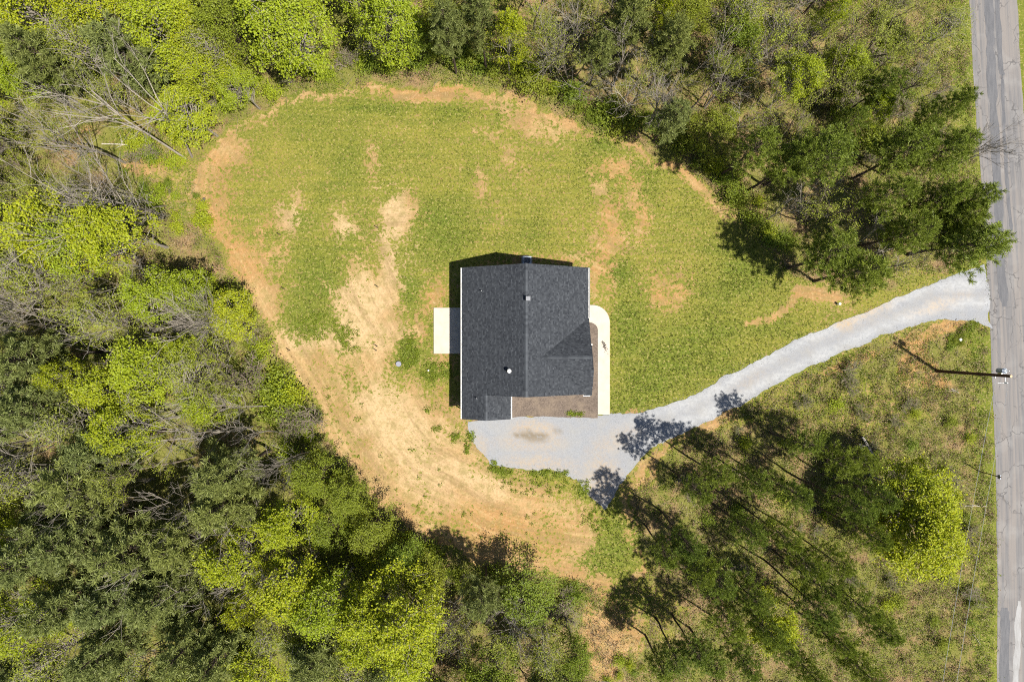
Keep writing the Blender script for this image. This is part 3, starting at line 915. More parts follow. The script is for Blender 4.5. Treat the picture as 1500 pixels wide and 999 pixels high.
def roof_z(x, y):
    return EV + SL * (x - XL) if x < XC else EV + SL * (XR - x)
def pipe(name, px, py, r, h, mat, top=None):
    x, y = W(px, py, 5.5)
    z = roof_z(x, y)
    mb = MB()
    mb.tube((x, y, z - .15), (x, y, z + h), r, r, 12)
    mb.tube((x, y, z + h), (x, y, z + h - .03), r, r * .75, 12)
    mb.tube((x, y, z + h - .03), (x, y, z + h - .12), r * .75, r * .75, 12, caps=True)
    o = mb.obj(name, mat, house, True)
    m2 = MB(); m2.tube((x, y, z - .12), (x, y, z + .10), r * 2.6, r * 1.1, 12); m2.obj('flashing', M['dark'], o)
    return x, y, z
pipe('vent_pipe', 704.5, 425.5, 0.045, 0.35, M['metal'])
pipe('vent_pipe', 697.5, 585.5, 0.045, 0.35, M['metal'])
# flue with a domed white cap
x, y = W(746, 544, 6.6); z = roof_z(x, y)
mb = MB(); mb.tube((x, y, z - .2), (x, y, z + .55), .12, .12, 14)
fl = mb.obj('flue', M['metal'], house, True)
mb = MB()
for a, b, ra, rb in ((.50, .56, .19, .19), (.56, .63, .19, .11), (.63, .66, .11, .02)):
    mb.tube((x, y, z + a), (x, y, z + b), ra, rb, 16)
mb.obj('cap', M['pvc'], fl, True)
mb = MB(); mb.tube((x, y, z - .15), (x, y, z + .08), .3, .15, 14); mb.obj('flashing', M['dark'], fl)
# square metal exhaust hood by the ridge
x, y = W(773.5, 438, 7.0); z = roof_z(x, y)
mb = MB(); mb.box(x - .16, x + .16, y - .16, y + .16, z - .2, z + .42)
hd = mb.obj('exhaust_hood', M['dullmetal'], house)
mb = MB(); mb.add([(x - .24, y - .24, z + .44), (x + .24, y - .24, z + .44), (x + .24, y + .24, z + .44), (x - .24, y + .24, z + .44),
                   (x - .2, y - .2, z + .55), (x + .2, y - .2, z + .50), (x + .2, y + .2, z + .50), (x - .2, y + .2, z + .55)],
                  [(3, 2, 1, 0), (4, 5, 6, 7), (0, 1, 5, 4), (1, 2, 6, 5), (2, 3, 7, 6), (3, 0, 4, 7)])
mb.obj('cap', M['dullmetal'], hd)
mb = MB(); mb.box(x + .17, x + .24, y - .24, y + .14, z - .15, z + .34); mb.obj('flashing', M['greybox'], hd)

# heat pump at the gable end
hx, hy = W(772, 382, 0.9)
hp = tag(empty('heat_pump', (hx, hy, 0)), 'grey heat pump unit with round fan guard at the gable end of house', 'heat pump')
mb = MB(); mb.box(-.55, .55, -.5, .5, -.03, .08); mb.obj('pad', M['concrete'], hp)
mb = MB()
mb.box(-.42, .42, -.42, .42, .08, .86)
for k in range(9):
    zz = .16 + k * .075
    mb.box(-.432, .432, -.432, .432, zz, zz + .03)
mb.obj('cabinet', M['greybox'], hp)
mb = MB(); mb.tube((0, 0, .86), (0, 0, .90), .36, .34, 24, caps=True); g = mb.obj('fan_guard', M['dark'], hp)
mb = MB()
for k in range(5):
    r = .07 + k * .065
    t = np.linspace(0, 2 * math.pi, 20)
    for i in range(19):
        mb.tube((r * math.cos(t[i]), r * math.sin(t[i]), .915), (r * math.cos(t[i + 1]), r * math.sin(t[i + 1]), .915), .009, .009, 4)
for k in range(6):
    a = k * math.pi / 3
    mb.tube((0, 0, .918), (.36 * math.cos(a), .36 * math.sin(a), .912), .01, .01, 4)
mb.obj('wire_grille', M['greybox'], g)

# ------------------------------------------------------------------ tree prototypes
def rnd_dir(rs):
    v = rs.normal(size=3)
    return v / np.linalg.norm(v)

def leaves(mb, C, size, rs, up=0.6, flat=0.75, mi=0):
    """diamond shaped leaves round the points C"""
    n = len(C)
    N = rs.normal(size=(n, 3)); N[:, 2] = np.abs(N[:, 2]) + up
    N /= np.linalg.norm(N, axis=1)[:, None]
    A = rs.normal(size=(n, 3))
    U = np.cross(N, A); U /= np.linalg.norm(U, axis=1)[:, None]
    Vv = np.cross(N, U)
    s = size * (0.5 + 0.95 * rs.rand(n) ** 1.4)[:, None]
    fold = N * s * 0.12
    Q = np.stack([C - U * s * .5, C - Vv * s * .5 * flat + fold, C + U * s * .5, C + Vv * s * .5 * flat + fold], 1)
    mb.quads(Q.reshape(-1, 3), 4, mi)

def bend(p0, p1, k, rs, amt):
    p0 = np.array(p0, float); p1 = np.array(p1, float)
    L = np.linalg.norm(p1 - p0)
    pts = [p0]
    for i in range(1, k):
        pts.append(p0 + (p1 - p0) * i / k + rs.normal(size=3) * amt * L * np.array((1, 1, .5)))
    pts.append(p1)
    return pts

def leafy(seed, h=13.0, cr=3.1, c0=0.32, ncl=70, per=95, lsize=.21, spread=.55, stems=1, gap=0.0):
    """trunk with limbs that reach every leaf clump; returns (wood mesh builder, leaf mesh builder)"""
    rs = np.random.RandomState(seed)
    wood, lf = MB(), MB()
    zc = h * (1 + c0) / 2; rz = h * (1 - c0) / 2
    tips = []
    tr = []
    for s in range(stems):
        a = s * 2 * math.pi / max(stems, 1) + rs.rand()
        o = np.array((math.cos(a), math.sin(a), 0)) * (0.0 if stems == 1 else .25)
        top = o * (1 if stems == 1 else 4.5) + np.array((rs.normal() * .25, rs.normal() * .25, h * .86))
        P = bend(o + np.array((0, 0, -.25)), top, 6, rs, .010)
        wood.path(P, .17 if stems == 1 else .12, .03, 7)
        tr.append(np.array(P))
    lob = [(rnd_dir(rs), rs.uniform(.15, .4)) for _ in range(9)]
    for k in range(ncl):
        d = rnd_dir(rs)
        if d[2] < -.55: d[2] *= -1
        lobe = 1 + sum(max(0, d @ q - .55) * w * 2.2 for q, w in lob) - .22
        rr = rs.uniform(.45, 1.0) ** .45
        c = np.array((d[0] * cr, d[1] * cr, d[2] * rz)) * rr * lobe
        taper = 1 - .35 * max(0, c[2] / rz)
        c[0] *= taper; c[1] *= taper
        c[2] += zc
        T = tr[k % len(tr)]
        zb = max(h * .18, c[2] - np.hypot(c[0], c[1]) * rs.uniform(.6, 1.2) - .4)
        b = np.array([np.interp(zb, T[:, 2], T[:, i]) for i in range(3)])
        P = bend(b, c, 3, rs, .05)
        wood.path(P, .05, .012, 4)
        m = int(per * rs.uniform(.55, 1.3))
        sp = spread * rs.uniform(.75, 1.25)
        off = rs.normal(size=(m, 3)) * sp * np.array((1, 1, .6))
        # leaves gather on a few twigs of the clump
        tw = rs.normal(size=(6, 3)) * sp * np.array((1.1, 1.1, .6))
        pick = rs.randint(0, 6, m)
        off = off * .55 + tw[pick] * rs.uniform(.2, 1.0, (m, 1))
        leaves(lf, c + off, lsize, rs)
        for q in tw[:4]:
            wood.tube(c, c + q, .013, .006, 3)
    return wood, lf

def pine(seed, h=15.0, cr=2.3, c0=0.42, dens=1.0):
    rs = np.random.RandomState(seed)
    wood, lf = MB(), MB()
    P = np.array(bend((0, 0, -.25), (rs.normal() * .3, rs.normal() * .3, h), 7, rs, .0035))
    wood.path(P, .17, .025, 7)
    for k in range(7):           # dead stubs under the crown
        z = h * rs.uniform(.22, c0)
        b = np.array([np.interp(z, P[:, 2], P[:, i]) for i in range(3)])
        a = rs.rand() * 6.28
        wood.tube(b, b + np.array((math.cos(a), math.sin(a), rs.uniform(-.1, .3))) * rs.uniform(.5, 1.5), .022, .007, 4)
    z = h * c0
    tc = []
    asym = rs.rand() * 6.28
    while z < h * .985:
        f = (z / h - c0) / (1 - c0)
        prof = (.55 + .45 * math.sin(min(1, f / .32) * math.pi / 2)) * (1 - max(0, f - .28) / .74) ** .75
        nb = rs.randint(4, 7)
        a0 = rs.rand() * 6.28
        b = np.array([np.interp(z, P[:, 2], P[:, i]) for i in range(3)])
        for k in range(nb):
            a = a0 + k * 6.283 / nb + rs.normal() * .25
            L = cr * prof * rs.uniform(.6, 1.15) * (1 + .18 * math.cos(a - asym)) + .15
            rise = rs.uniform(.12, .4) + .5 * f
            dirv = np.array((math.cos(a), math.sin(a), rise))
            tip = b + dirv * L
            mid = b + dirv * L * .5 + np.array((0, 0, -.06 * L))
            wood.path([b, mid, tip], .035 * (1 - .6 * f) + .006, .008, 4)
            nt = max(2, int(L * 3.6 * dens))
            side = np.array((-math.sin(a), math.cos(a), 0))
            for q in range(nt):
                t = 1 - .78 * (q / nt) * rs.uniform(.8, 1.1)
                pt = b + (tip - b) * t
                w = (1 - t) * .55 + .12
                o = side * rs.normal() * w * L * .5 + np.array((0, 0, abs(rs.normal()) * .10))
                if abs(rs.rand()) < .5: wood.tube(pt, pt + o, .012, .006, 3)
                tc.append((pt + o, dirv / np.linalg.norm(dirv)))
        z += h * (1 - c0) * rs.uniform(.05, .085)
    tc.append((P[-1], np.array((0, 0, 1.))))
    C = np.array([c for c, d in tc]); D = np.array([d for c, d in tc])
    nb = 26
    m = len(C)
    R = rs.normal(size=(m, nb, 3))
    R /= np.linalg.norm(R, axis=2)[..., None]
    R += D[:, None, :] * .55 + np.array((0, 0, .45))
    R /= np.linalg.norm(R, axis=2)[..., None]
    ln = rs.uniform(.24, .40, (m, nb, 1))
    c0_ = C[:, None, :] + rs.normal(size=(m, nb, 3)) * .05
    tipv = c0_ + R * ln
    side = np.cross(R, rs.normal(size=(m, nb, 3)))
    side /= np.linalg.norm(side, axis=2)[..., None]
    wv = side * .026
    Q = np.stack([c0_ - wv * .6, c0_ + wv * .6 , tipv + wv * .8, tipv - wv * .8], 2)
    lf.quads(Q.reshape(-1, 3), 4)
    return wood, lf

def bare(seed, h=13.0, spread=.42, stems=1, bud=0, budsize=.10, up=.9):
    rs = np.random.RandomState(seed)
    wood, lf = MB(), MB()
    ends = []
    def grow(p, d, L, r, lev):
        d = d / np.linalg.norm(d)
        k = 3 if lev < 2 else 2
        pts = [np.array(p)]
        dd = d.copy()
        for i in range(k):
            dd = dd + rs.normal(size=3) * .10 + np.array((0, 0, .05))
            dd /= np.linalg.norm(dd)
            pts.append(pts[-1] + dd * L / k)
        wood.path(pts, r, max(r * .5, .007), 6 if lev == 0 else (4 if lev < 2 else 3))
        if lev >= 3:
            ends.append((pts[0], pts[-1])); return
        n = (7, 5, 4)[lev]
        for i in range(n):
            t = rs.uniform(.35 if lev else .4, 1.0)
            j = min(int(t * k), k - 1)
            q = pts[j] + (pts[j + 1] - pts[j]) * (t * k - j)
            o = rnd_dir(rs); o[2] = abs(o[2]) * .6
            nd = dd * up + o * spread * 2.0
            grow(q, nd, L * rs.uniform(.36, .58), r * (.45 if lev == 0 else .5), lev + 1)
        if lev: ends.append((pts[-2], pts[-1]))
    for s in range(stems):
        a = rs.rand() * 6.28
        d = np.array((math.cos(a) * .22, math.sin(a) * .22, 1)) if stems > 1 else np.array((rs.normal() * .05, rs.normal() * .05, 1))
        o = np.array((math.cos(a), math.sin(a), 0)) * (.2 if stems > 1 else 0)
        grow(o + np.array((0, 0, -.25)), d, h * rs.uniform(.62, .72), .13 if stems == 1 else .085, 0)
    if bud:
        per = max(1, bud // len(ends))
        A = np.array([a for a, b in ends]); B = np.array([b for a, b in ends])
        i = np.repeat(np.arange(len(ends)), per)
        t = rs.uniform(.1, 1.1, (len(i), 1))
        C = A[i] + (B[i] - A[i]) * t + rs.normal(size=(len(i), 3)) * .14
        leaves(lf, C, budsize, rs, .3)
    return wood, lf

def shrub(seed, h=2.2, r=1.3, n=1100, lsize=.15):
    rs = np.random.RandomState(seed)
    wood, lf = MB(), MB()
    for k in range(11):
        a = rs.rand() * 6.28; q = rs.uniform(.2, 1.0)
        tip = np.array((math.cos(a) * r * q, math.sin(a) * r * q, h * rs.uniform(.55, 1.0) * (1 - .35 * q)))
        wood.path(bend((math.cos(a) * .1, math.sin(a) * .1, -.12), tip, 3, rs, .06), .025, .008, 4)
        m = n // 11
        t = rs.uniform(.35, 1.1, (m, 1))
        C = tip * t + rs.normal(size=(m, 3)) * np.array((.34, .34, .22)) * (r / 1.3)
        C[:, 2] = np.maximum(C[:, 2], .05)
        leaves(lf, C, lsize, rs, .4)
    return wood, lf

PROTO = {}
def proto(kind, builders, leafmat, woodmat, h, r):
    L = []
    for wd, lf in builders:
        wm = wd.mesh(kind + '_wood', woodmat)
        lm = lf.mesh(kind + '_leaves', leafmat) if lf.n else None
        L.append((wm, lm))
    PROTO[kind] = (L, h, r)

proto('lime', [leafy(s, ncl=92, per=120, lsize=.185, spread=.45, stems=st) for s, st in ((11, 1), (12, 1), (13, 3), (14, 1), (15, 2))], M['lime'], M['greybark'], 13.0, 3.1)
proto('biglime', [leafy(16, h=12.0, cr=4.4, c0=.2, ncl=190, per=140, lsize=.21, spread=.52), leafy(17, h=15.0, cr=3.9, c0=.25, ncl=130, per=115, lsize=.21, spread=.52, stems=3)], M['lime'], M['greybark'], 12.0, 4.4)
proto('green', [leafy(s, ncl=92, per=112, lsize=.165, spread=.48, c0=.26) for s in (21, 22, 23, 24)], M['green'], M['bark'], 13.0, 3.1)
proto('haze', [leafy(s, ncl=66, per=52, lsize=.15, spread=.62, c0=.3, stems=st) for s, st in ((31, 1), (32, 2), (33, 1))], M['olive'], M['greybark'], 13.0, 3.1)
proto('pine', [pine(s, dens=d) for s, d in ((41, 1.15), (42, 1.0), (43, 1.2), (44, .95), (45, 1.1))], M['pine'], M['bark'], 15.0, 2.3)
proto('warmpine', [pine(s, dens=d, c0=c) for s, d, c in ((46, .82, .5), (47, .92, .45), (48, .72, .55), (49, .85, .48))], M['pinewarm'], M['bark'], 15.0, 2.3)
proto('openpine', [pine(s, dens=d, c0=c) for s, d, c in ((141, .56, .54), (142, .64, .5), (143, .5, .58), (144, .6, .52))], M['pinewarm'], M['bark'], 15.0, 2.3)
proto('bare', [bare(s, stems=st) for s, st in ((51, 1), (52, 2), (53, 1), (54, 3))], M['olive'], M['greybark'], 13.0, 3.0)
proto('bud', [bare(s, stems=st, bud=3000, budsize=.12) for s, st in ((61, 1), (62, 2), (63, 1), (64, 3))], M['olive'], M['drybark'], 13.0, 3.0)
proto('shrub', [shrub(s) for s in (71, 72, 73, 74)], M['green'], M['bark'], 2.2, 1.3)
proto('limeshrub', [shrub(s) for s in (75, 76, 77)], M['lime'], M['drybark'], 2.2, 1.3)
proto('twig', [bare(s, h=3.2, spread=.55, stems=4, bud=160, budsize=.09, up=.7) for s in (81, 82, 83)], M['weed'], M['drybark'], 3.2, 1.3)

# ------------------------------------------------------------------ planting
KIND = {   # name, category, look, part names
    'lime': ('leafy_tree', 'tree', 'bright lime green leafy tree'),
    'biglime': ('leafy_tree', 'tree', 'big bright lime green leafy tree'),
    'green': ('leafy_tree', 'tree', 'darker green leafy tree'),
    'haze': ('budding_tree', 'tree', 'pale olive thinly leaved tree'),
    'pine': ('pine_tree', 'tree', 'grey green pine'),
    'warmpine': ('pine_tree', 'tree', 'deep green tufted pine'),
    'openpine': ('pine_tree', 'tree', 'thin open crowned pine'),
    'bare': ('bare_tree', 'tree', 'leafless pale grey tree'),
    'bud': ('budding_tree', 'tree', 'twiggy budding grey tree'),
    'shrub': ('shrub', 'shrub', 'dense green shrub'),
    'limeshrub': ('shrub', 'shrub', 'small yellow green shrub'),
    'twig': ('bush', 'bush', 'thin brown twiggy bush'),
}
def zone(x, y):
    px = x / .07 + 750; py = 500 - y / .07
    if px > 1495: return 'across the road'
    if px > 880 and py > 470:
        if px > 1330: return 'in brush on the utility pole verge'
        return 'in the stand beside the gravel turnaround' if py < 800 else 'in the stand past the grassy turnaround corner'
    if px > 1250: return 'between driveway mouth and road'
    if px > 1000: return 'in the wood between lawn and road'
    if py < 300 and px >= 560: return 'in woods behind the heat pump'
    if py < 300: return 'in woods at the far lawn corner'
    if px < 560 and py < 520: return 'in woods beside the staked lawn'
    if px < 560 and py < 720: return 'in woods along the dirt yard'
    if px < 640: return 'in deep woods beyond the dirt yard'
    return 'in the thicket past the turnaround'

RSP = random.Random(99)
PLACED = []
def plant(kind, x, y, h, r, var=None, label=None, lean=None):
    L, h0, r0 = PROTO[kind]
    wm, lm = L[RSP.randrange(len(L)) if var is None else var % len(L)]
    nm, cat, look = KIND[kind]
    o = empty(nm, (x, y, tz(x, y)), RSP.uniform(0, 6.283))
    sx = r / r0; sz = h / h0
    o.scale = (sx * RSP.uniform(.92, 1.08), sx * RSP.uniform(.92, 1.08), sz)
    zn = zone(x, y)
    if label:
        tag(o, label, cat)
    else:
        q = h / h0
        size = 'tall ' if q > 1.05 else ('short ' if q < .72 else '')
        if r / r0 > 1.12: size += 'broad '
        elif r / r0 < .72: size += 'slim '
        look = size + look
        tag(o, look + ' ' + zn, cat, look + 's ' + zn)
    sm = kind in ('shrub', 'limeshrub', 'twig')
    link('stems' if sm else 'trunk', wm, o)
    if lm:
        link('foliage' if sm else 'crown', lm, o)
    PLACED.append((x, y, r, kind))
    return o

def crown(kind, px, py, rpx, h, var=None, label=None):
    """place a tree by where its crown stands in the survey photo"""
    zc = h * (.68 if kind in ('lime', 'biglime', 'green', 'haze') else .74)
    x, y = W(px, py, zc)
    return plant(kind, x, y, h, rpx * (H - zc) / 1000, var, label)

def rooted(kind, px, py, r, h, var=None, label=None):
    x, y = W(px, py)
    return plant(kind, x, y, h, r, var, label)

# trees that stand out singly
crown('biglime', 428, 58, 70, 12, 1, 'broad lime green tree on several pale stems behind the lawn corner')
crown('biglime', 1338, 768, 63, 11, 0, 'largest lime green tree, standing alone in brush beside the road')
crown('lime', 1328, 716, 38, 10, 1, 'lime tree touching the largest lime tree beside the road')
crown('lime', 745, 52, 27, 14, 3, 'slender yellow green tree with straight trunk behind the lawn')
crown('lime', 1167, 118, 30, 11, 1, 'loose yellow tree with spaced leaf clumps amid grey brush')
crown('lime', 1130, 915, 38, 12, 3, 'yellow green tree lit between dark pines below the driveway')
crown('warmpine', 1266, 398, 37, 13.5, 1, 'round dense pine overhanging the lawn side of the driveway')
crown('warmpine', 1425, 352, 44, 13.5, 1, 'pine leaning its crown over the driveway mouth and road')
rooted('bare', 1398, 244, 2.0, 9.5, 3, 'leafless tree reaching thin branches out over the road')
rooted('bare', 277, 234, 4.2, 19, 1, 'tall leafless tree with pale forked trunk at the lawn corner')
rooted('bare', 246, 318, 4.0, 18, 3, 'tall leafless tree rooted at the edge of the staked lawn')
rooted('bare', 1120, 322, 1.6, 11, 0, 'lone bare grey tree among pines beside the lawn')
crown('pine', 653, 35, 30, 15, 0, 'pine with exposed lower trunk beside its slender yellow neighbour')

LISTED = """
lime 60 30 46 15;lime 140 22 46 15;pine 60 78 40 16;lime 12 95 38 14;lime 32 118 30 13;pine 180 82 50 16;haze 122 72 34 15
lime 246 55 46 15;haze 312 78 40 14;lime 290 60 36 13;green 335 40 42 15;lime 272 168 40 10;lime 345 128 28 9;lime 300 110 34 12;green 375 30 30 14
lime 78 345 50 15;lime 160 340 50 15;lime 118 360 46 14;haze 40 395 44 15;bare 24 445 40 16;pine 22 520 48 16;pine 40 595 44 16
lime 232 440 36 12;lime 272 432 32 11;lime 330 462 32 8;lime 212 535 48 14;lime 98 552 24 13;lime 186 628 38 14;haze 290 545 40 12
lime 300 590 30 10;haze 100 625 46 15;pine 145 655 44 15;bud 320 575 36 11;bare 280 470 34 13;bare 345 610 34 13;bare 355 655 30 13;haze 150 470 44 14
bud 90 430 40 15;lime 280 520 30 11;pine 110 700 52 17;pine 330 690 44 15;pine 318 742 46 15;pine 60 815 52 17;pine 112 790 46 16;pine 182 805 50 16
pine 260 800 46 15;pine 105 890 52 17;pine 178 880 50 16;pine 232 882 46 15;pine 150 955 48 16;pine 320 962 50 16;pine 275 945 46 16;pine 470 965 46 15
lime 14 800 34 15;lime 50 908 38 15;lime 345 815 42 14;lime 415 770 36 13;lime 425 850 46 14;lime 482 882 42 14;lime 355 890 26 13;haze 400 925 38 15;haze 452 945 38 14
bare 120 745 44 16;bare 245 722 40 15;bare 285 880 40 15;bare 25 905 44 17;bud 200 700 40 15;bare 410 690 34 13;haze 20 700 42 16
lime 535 890 44 14;lime 592 905 52 15;lime 602 945 46 14;lime 540 930 40 14;pine 707 878 32 12;green 770 872 40 8;bud 700 940 46 13;bare 752 932 40 13;haze 800 955 34 12
green 720 982 40 13;haze 512 985 40 14;green 510 730 30 8;green 545 778 32 8;green 590 815 32 8;green 620 850 32 9;green 460 700 32 9;green 840 960 30 9
lime 578 32 46 13;pine 705 28 30 15;green 610 62 26 9;pine 880 72 26 12;pine 922 22 34 14;pine 985 65 34 14;lime 970 20 18 12;bare 820 40 36 14;bud 850 60 40 13
bare 870 25 40 14;bare 920 72 40 12;bare 972 150 40 11;pine 985 168 30 11;haze 800 60 30 13;bud 940 130 36 11;green 1010 25 30 13;green 1080 62 34 11;bud 1130 40 46 13
lime 1215 30 18 10;lime 1240 98 26 9;green 1250 110 26 9;warmpine 1290 130 24 11;lime 1283 160 20 9;bud 1050 110 40 12;bare 1110 150 36 11;green 1050 190 32 8;bud 1300 60 44 11
warmpine 1195 225 40 16;warmpine 1107 217 34 14;warmpine 1160 238 34 15;warmpine 1245 178 22 11;warmpine 1378 165 24 15;warmpine 1335 222 36 14;warmpine 1385 215 32 14
warmpine 1303 288 34 14;warmpine 1369 288 32 14;warmpine 1412 300 34 14;warmpine 1222 376 38 13.5;warmpine 1340 340 32 13;warmpine 1400 325 30 13;haze 1360 345 26 9;lime 1388 330 18 9
bud 1330 45 36 9;bud 1345 115 30 8;bare 1355 105 26 9;bud 1300 95 30 9;bare 1295 350 26 8;bare 1195 272 26 9;bud 1230 60 40 12;haze 1090 20 36 13
"""
for row in LISTED.replace('\n', ';').split(';'):
    if row.strip():
        k, a, b, c, d = row.split()
        crown(k, float(a), float(b), float(c), float(d))
for px, py, r, h in [(1128, 634, 1.5, 11), (1054, 674, 1.6, 13), (1008, 670, 1.5, 12), (985, 690, 1.4, 12), (965, 746, 1.5, 14), (944, 768, 1.5, 12),
                     (1165, 698, 1.5, 15), (1190, 738, 1.4, 15), (1203, 694, 1.4, 14), (1123, 823, 1.5, 15), (1133, 806, 1.3, 14), (1180, 903, 1.5, 14), (1085, 740, 1.5, 14),
                     (1040, 735, 1.5, 14), (1150, 770, 1.4, 14), (1005, 790, 1.7, 14), (985, 775, 1.6, 14), (1045, 815, 1.7, 14), (1085, 880, 1.5, 13), (1022, 850, 1.7, 13),
                     (1165, 652, 1.6, 12), (1195, 655, 1.5, 11), (1100, 690, 1.5, 14), (1150, 870, 1.4, 14), (1205, 860, 1.4, 13), (1110, 770, 1.4, 15), (1060, 850, 1.5, 15), (1120, 910, 1.4, 14), (1170, 820, 1.4, 15), (1040, 900, 1.4, 13)]:
    rooted('openpine', px, py, r, h)
for px, py, r, h in [(960, 905, 1.6, 10), (985, 900, 1.6, 11), (945, 930, 1.6, 9), (1010, 920, 1.6, 10)]:
    rooted('openpine', px, py, r, h)

for px, py, r, h in [(185, 240, 3.2, 16), (165, 420, 3.2, 17), (225, 480, 3.0, 15), (325, 470, 2.6, 13), (300, 640, 3.0, 16), (110, 480, 3.2, 17), (90, 640, 3.2, 17),
                     (385, 720, 2.8, 15), (240, 300, 2.8, 15), (160, 600, 3.2, 16), (345, 560, 2.6, 13), (370, 625, 2.6, 13), (230, 390, 2.8, 14), (300, 760, 3.0, 16), (420, 800, 2.8, 14),
                     (840, 130, 2.4, 12), (900, 160, 2.4, 12), (960, 190, 2.2, 11), (1030, 160, 2.4, 12), (1080, 120, 2.6, 12), (680, 870, 2.4, 12), (730, 880, 2.4, 12)]:
    rooted('bare', px, py, r, h)

# the rest of the woods: trees fill the gaps between those surveyed above
def near(x, y, d):
    return any((x - a) ** 2 + (y - b) ** 2 < (d * (.6 + .25 * r / 3)) ** 2 for a, b, r, k in PLACED if k not in ('shrub', 'limeshrub', 'twig'))
FILL = 0
cands = []
for _ in range(9000):
    cands.append((RSP.uniform(-57, 47), RSP.uniform(-40, 40)))
CX = np.array([c[0] for c in cands]); CY = np.array([c[1] for c in cands])
DC = np.minimum(sdist(CX, CY, CLEAR), sdist(CX, CY, DRIVE)); DR = sdist(CX, CY, ROADPOLY)
for (x, y), dc, dr in zip(cands, DC, DR):
    px = x / .07 + 750; py = 500 - y / .07
    if dc < 1.6 or dr < 4.5 or FILL > 175: continue
    if px > 1180 and py > 470 or px > 1345: continue
    if px > 880 and py > 560: continue
    edge = dc < 5
    sp = 3.6
    if px > 1000: sp = 3.5
    if near(x, y, sp): continue
    u = RSP.random()
    if px > 1000: k = 'bud' if u < .42 else ('bare' if u < .66 else ('green' if u < .76 else ('haze' if u < .88 else ('lime' if u < .94 else 'warmpine'))))
    elif py < 330 and px > 560: k = 'bud' if u < .2 else ('bare' if u < .35 else ('pine' if u < .7 else ('haze' if u < .85 else 'green')))
    elif py < 360: k = 'haze' if u < .25 else ('lime' if u < .55 else ('bare' if u < .68 else ('green' if u < .85 else 'bud')))
    elif py < 620: k = 'haze' if u < .35 else ('bud' if u < .52 else ('bare' if u < .64 else ('lime' if u < .88 else 'green')))
    else: k = 'pine' if u < .36 else ('haze' if u < .58 else ('bud' if u < .70 else ('green' if u < .84 else ('bare' if u < .88 else 'lime'))))
    h = RSP.uniform(6, 9) if edge else RSP.uniform(9, 14)
    if px > 1180: h = RSP.uniform(4.5, 8)
    r = {'pine': 1.8, 'warmpine': 1.7}.get(k, 2.3) * (h / 12) ** .6 * RSP.uniform(.85, 1.2)
    plant(k, x, y, h, r)
    FILL += 1

# shrubs along the wood edges and in the brush
def edge_shrubs(pts, n, kinds, off, hs):
    P = np.array(WP(pts))
    seg = np.hypot(*np.diff(P, axis=0).T); cum = np.concatenate([[0], np.cumsum(seg)])
    for k in range(n):
        t = (k + RSP.random()) / n * cum[-1]
        i = min(int(np.searchsorted(cum, t, 'right')) - 1, len(seg) - 1)
        p = P[i] + (P[i + 1] - P[i]) * (t - cum[i]) / seg[i]
        d = (P[i + 1] - P[i]) / seg[i]
        nrm = np.array((-d[1], d[0]))
        p = p + nrm * RSP.uniform(*off)
        h = RSP.uniform(*hs)
        px_, py_ = np.array([p[0]]), np.array([p[1]])
        if sdist(px_, py_, ROADPOLY)[0] < 2.4 or sdist(px_, py_, DRIVE)[0] < 1.2: continue
        plant(RSP.choice(kinds), float(p[0]), float(p[1]), h, h * RSP.uniform(.55, .8))
edge_shrubs([(330, 385), (375, 450), (410, 520), (445, 580), (478, 645), (508, 700), (560, 755), (640, 800)], 52, ['shrub', 'limeshrub', 'limeshrub', 'shrub', 'twig'], (-4.2, -0.2), (0.8, 3.0))
edge_shrubs([(640, 800), (700, 832), (760, 845), (850, 860)], 22, ['shrub', 'shrub', 'twig'], (-2.6, -0.4), (1.0, 2.2))
edge_shrubs([(275, 250), (320, 180), (385, 150), (450, 128), (540, 115)], 22, ['limeshrub', 'shrub', 'twig', 'limeshrub'], (.4, 2.6), (.9, 2.0))
edge_shrubs([(540, 115), (640, 108), (720, 115), (790, 142), (850, 178), (930, 200), (1000, 236), (1060, 284), (1095, 330)], 46, ['shrub', 'shrub', 'limeshrub', 'shrub'], (.3, 2.4), (1.0, 2.5))
edge_shrubs([(1100, 340), (1145, 385)], 5, ['shrub', 'limeshrub'], (.5, 2), (1, 2))
edge_shrubs([(1150, 610), (1250, 600), (1350, 640), (1400, 720), (1420, 850), (1400, 960)], 40, ['shrub', 'twig', 'twig', 'limeshrub'], (-4.5, 4.5), (.7, 1.6))
edge_shrubs([(1050, 650), (1120, 740), (1200, 830), (1280, 930)], 34, ['limeshrub', 'twig', 'shrub', 'twig'], (-7, 7), (.7, 1.6))
edge_shrubs([(1020, 60), (1120, 70), (1220, 90), (1300, 120), (1250, 200), (1150, 170)], 46, ['twig', 'twig', 'shrub', 'limeshrub'], (-5, 5), (1.0, 2.4))
edge_shrubs([(205, 200), (230, 240), (255, 290), (285, 345)], 26, ['limeshrub', 'limeshrub', 'shrub', 'twig'], (-2.5, 2.5), (.6, 1.7))
edge_shrubs([(1360, 0), (1350, 60), (1340, 160), (1320, 250)], 44, ['twig', 'twig', 'shrub'], (-5, 5), (.8, 1.8))
edge_shrubs([(1385, 500), (1405, 505), (1420, 490)], 5, ['shrub'], (-.6, .6), (.5, .9))
edge_shrubs([(905, 960), (950, 985), (880, 990)], 6, ['limeshrub', 'limeshrub', 'shrub'], (-.6, .6), (.7, 1.2))

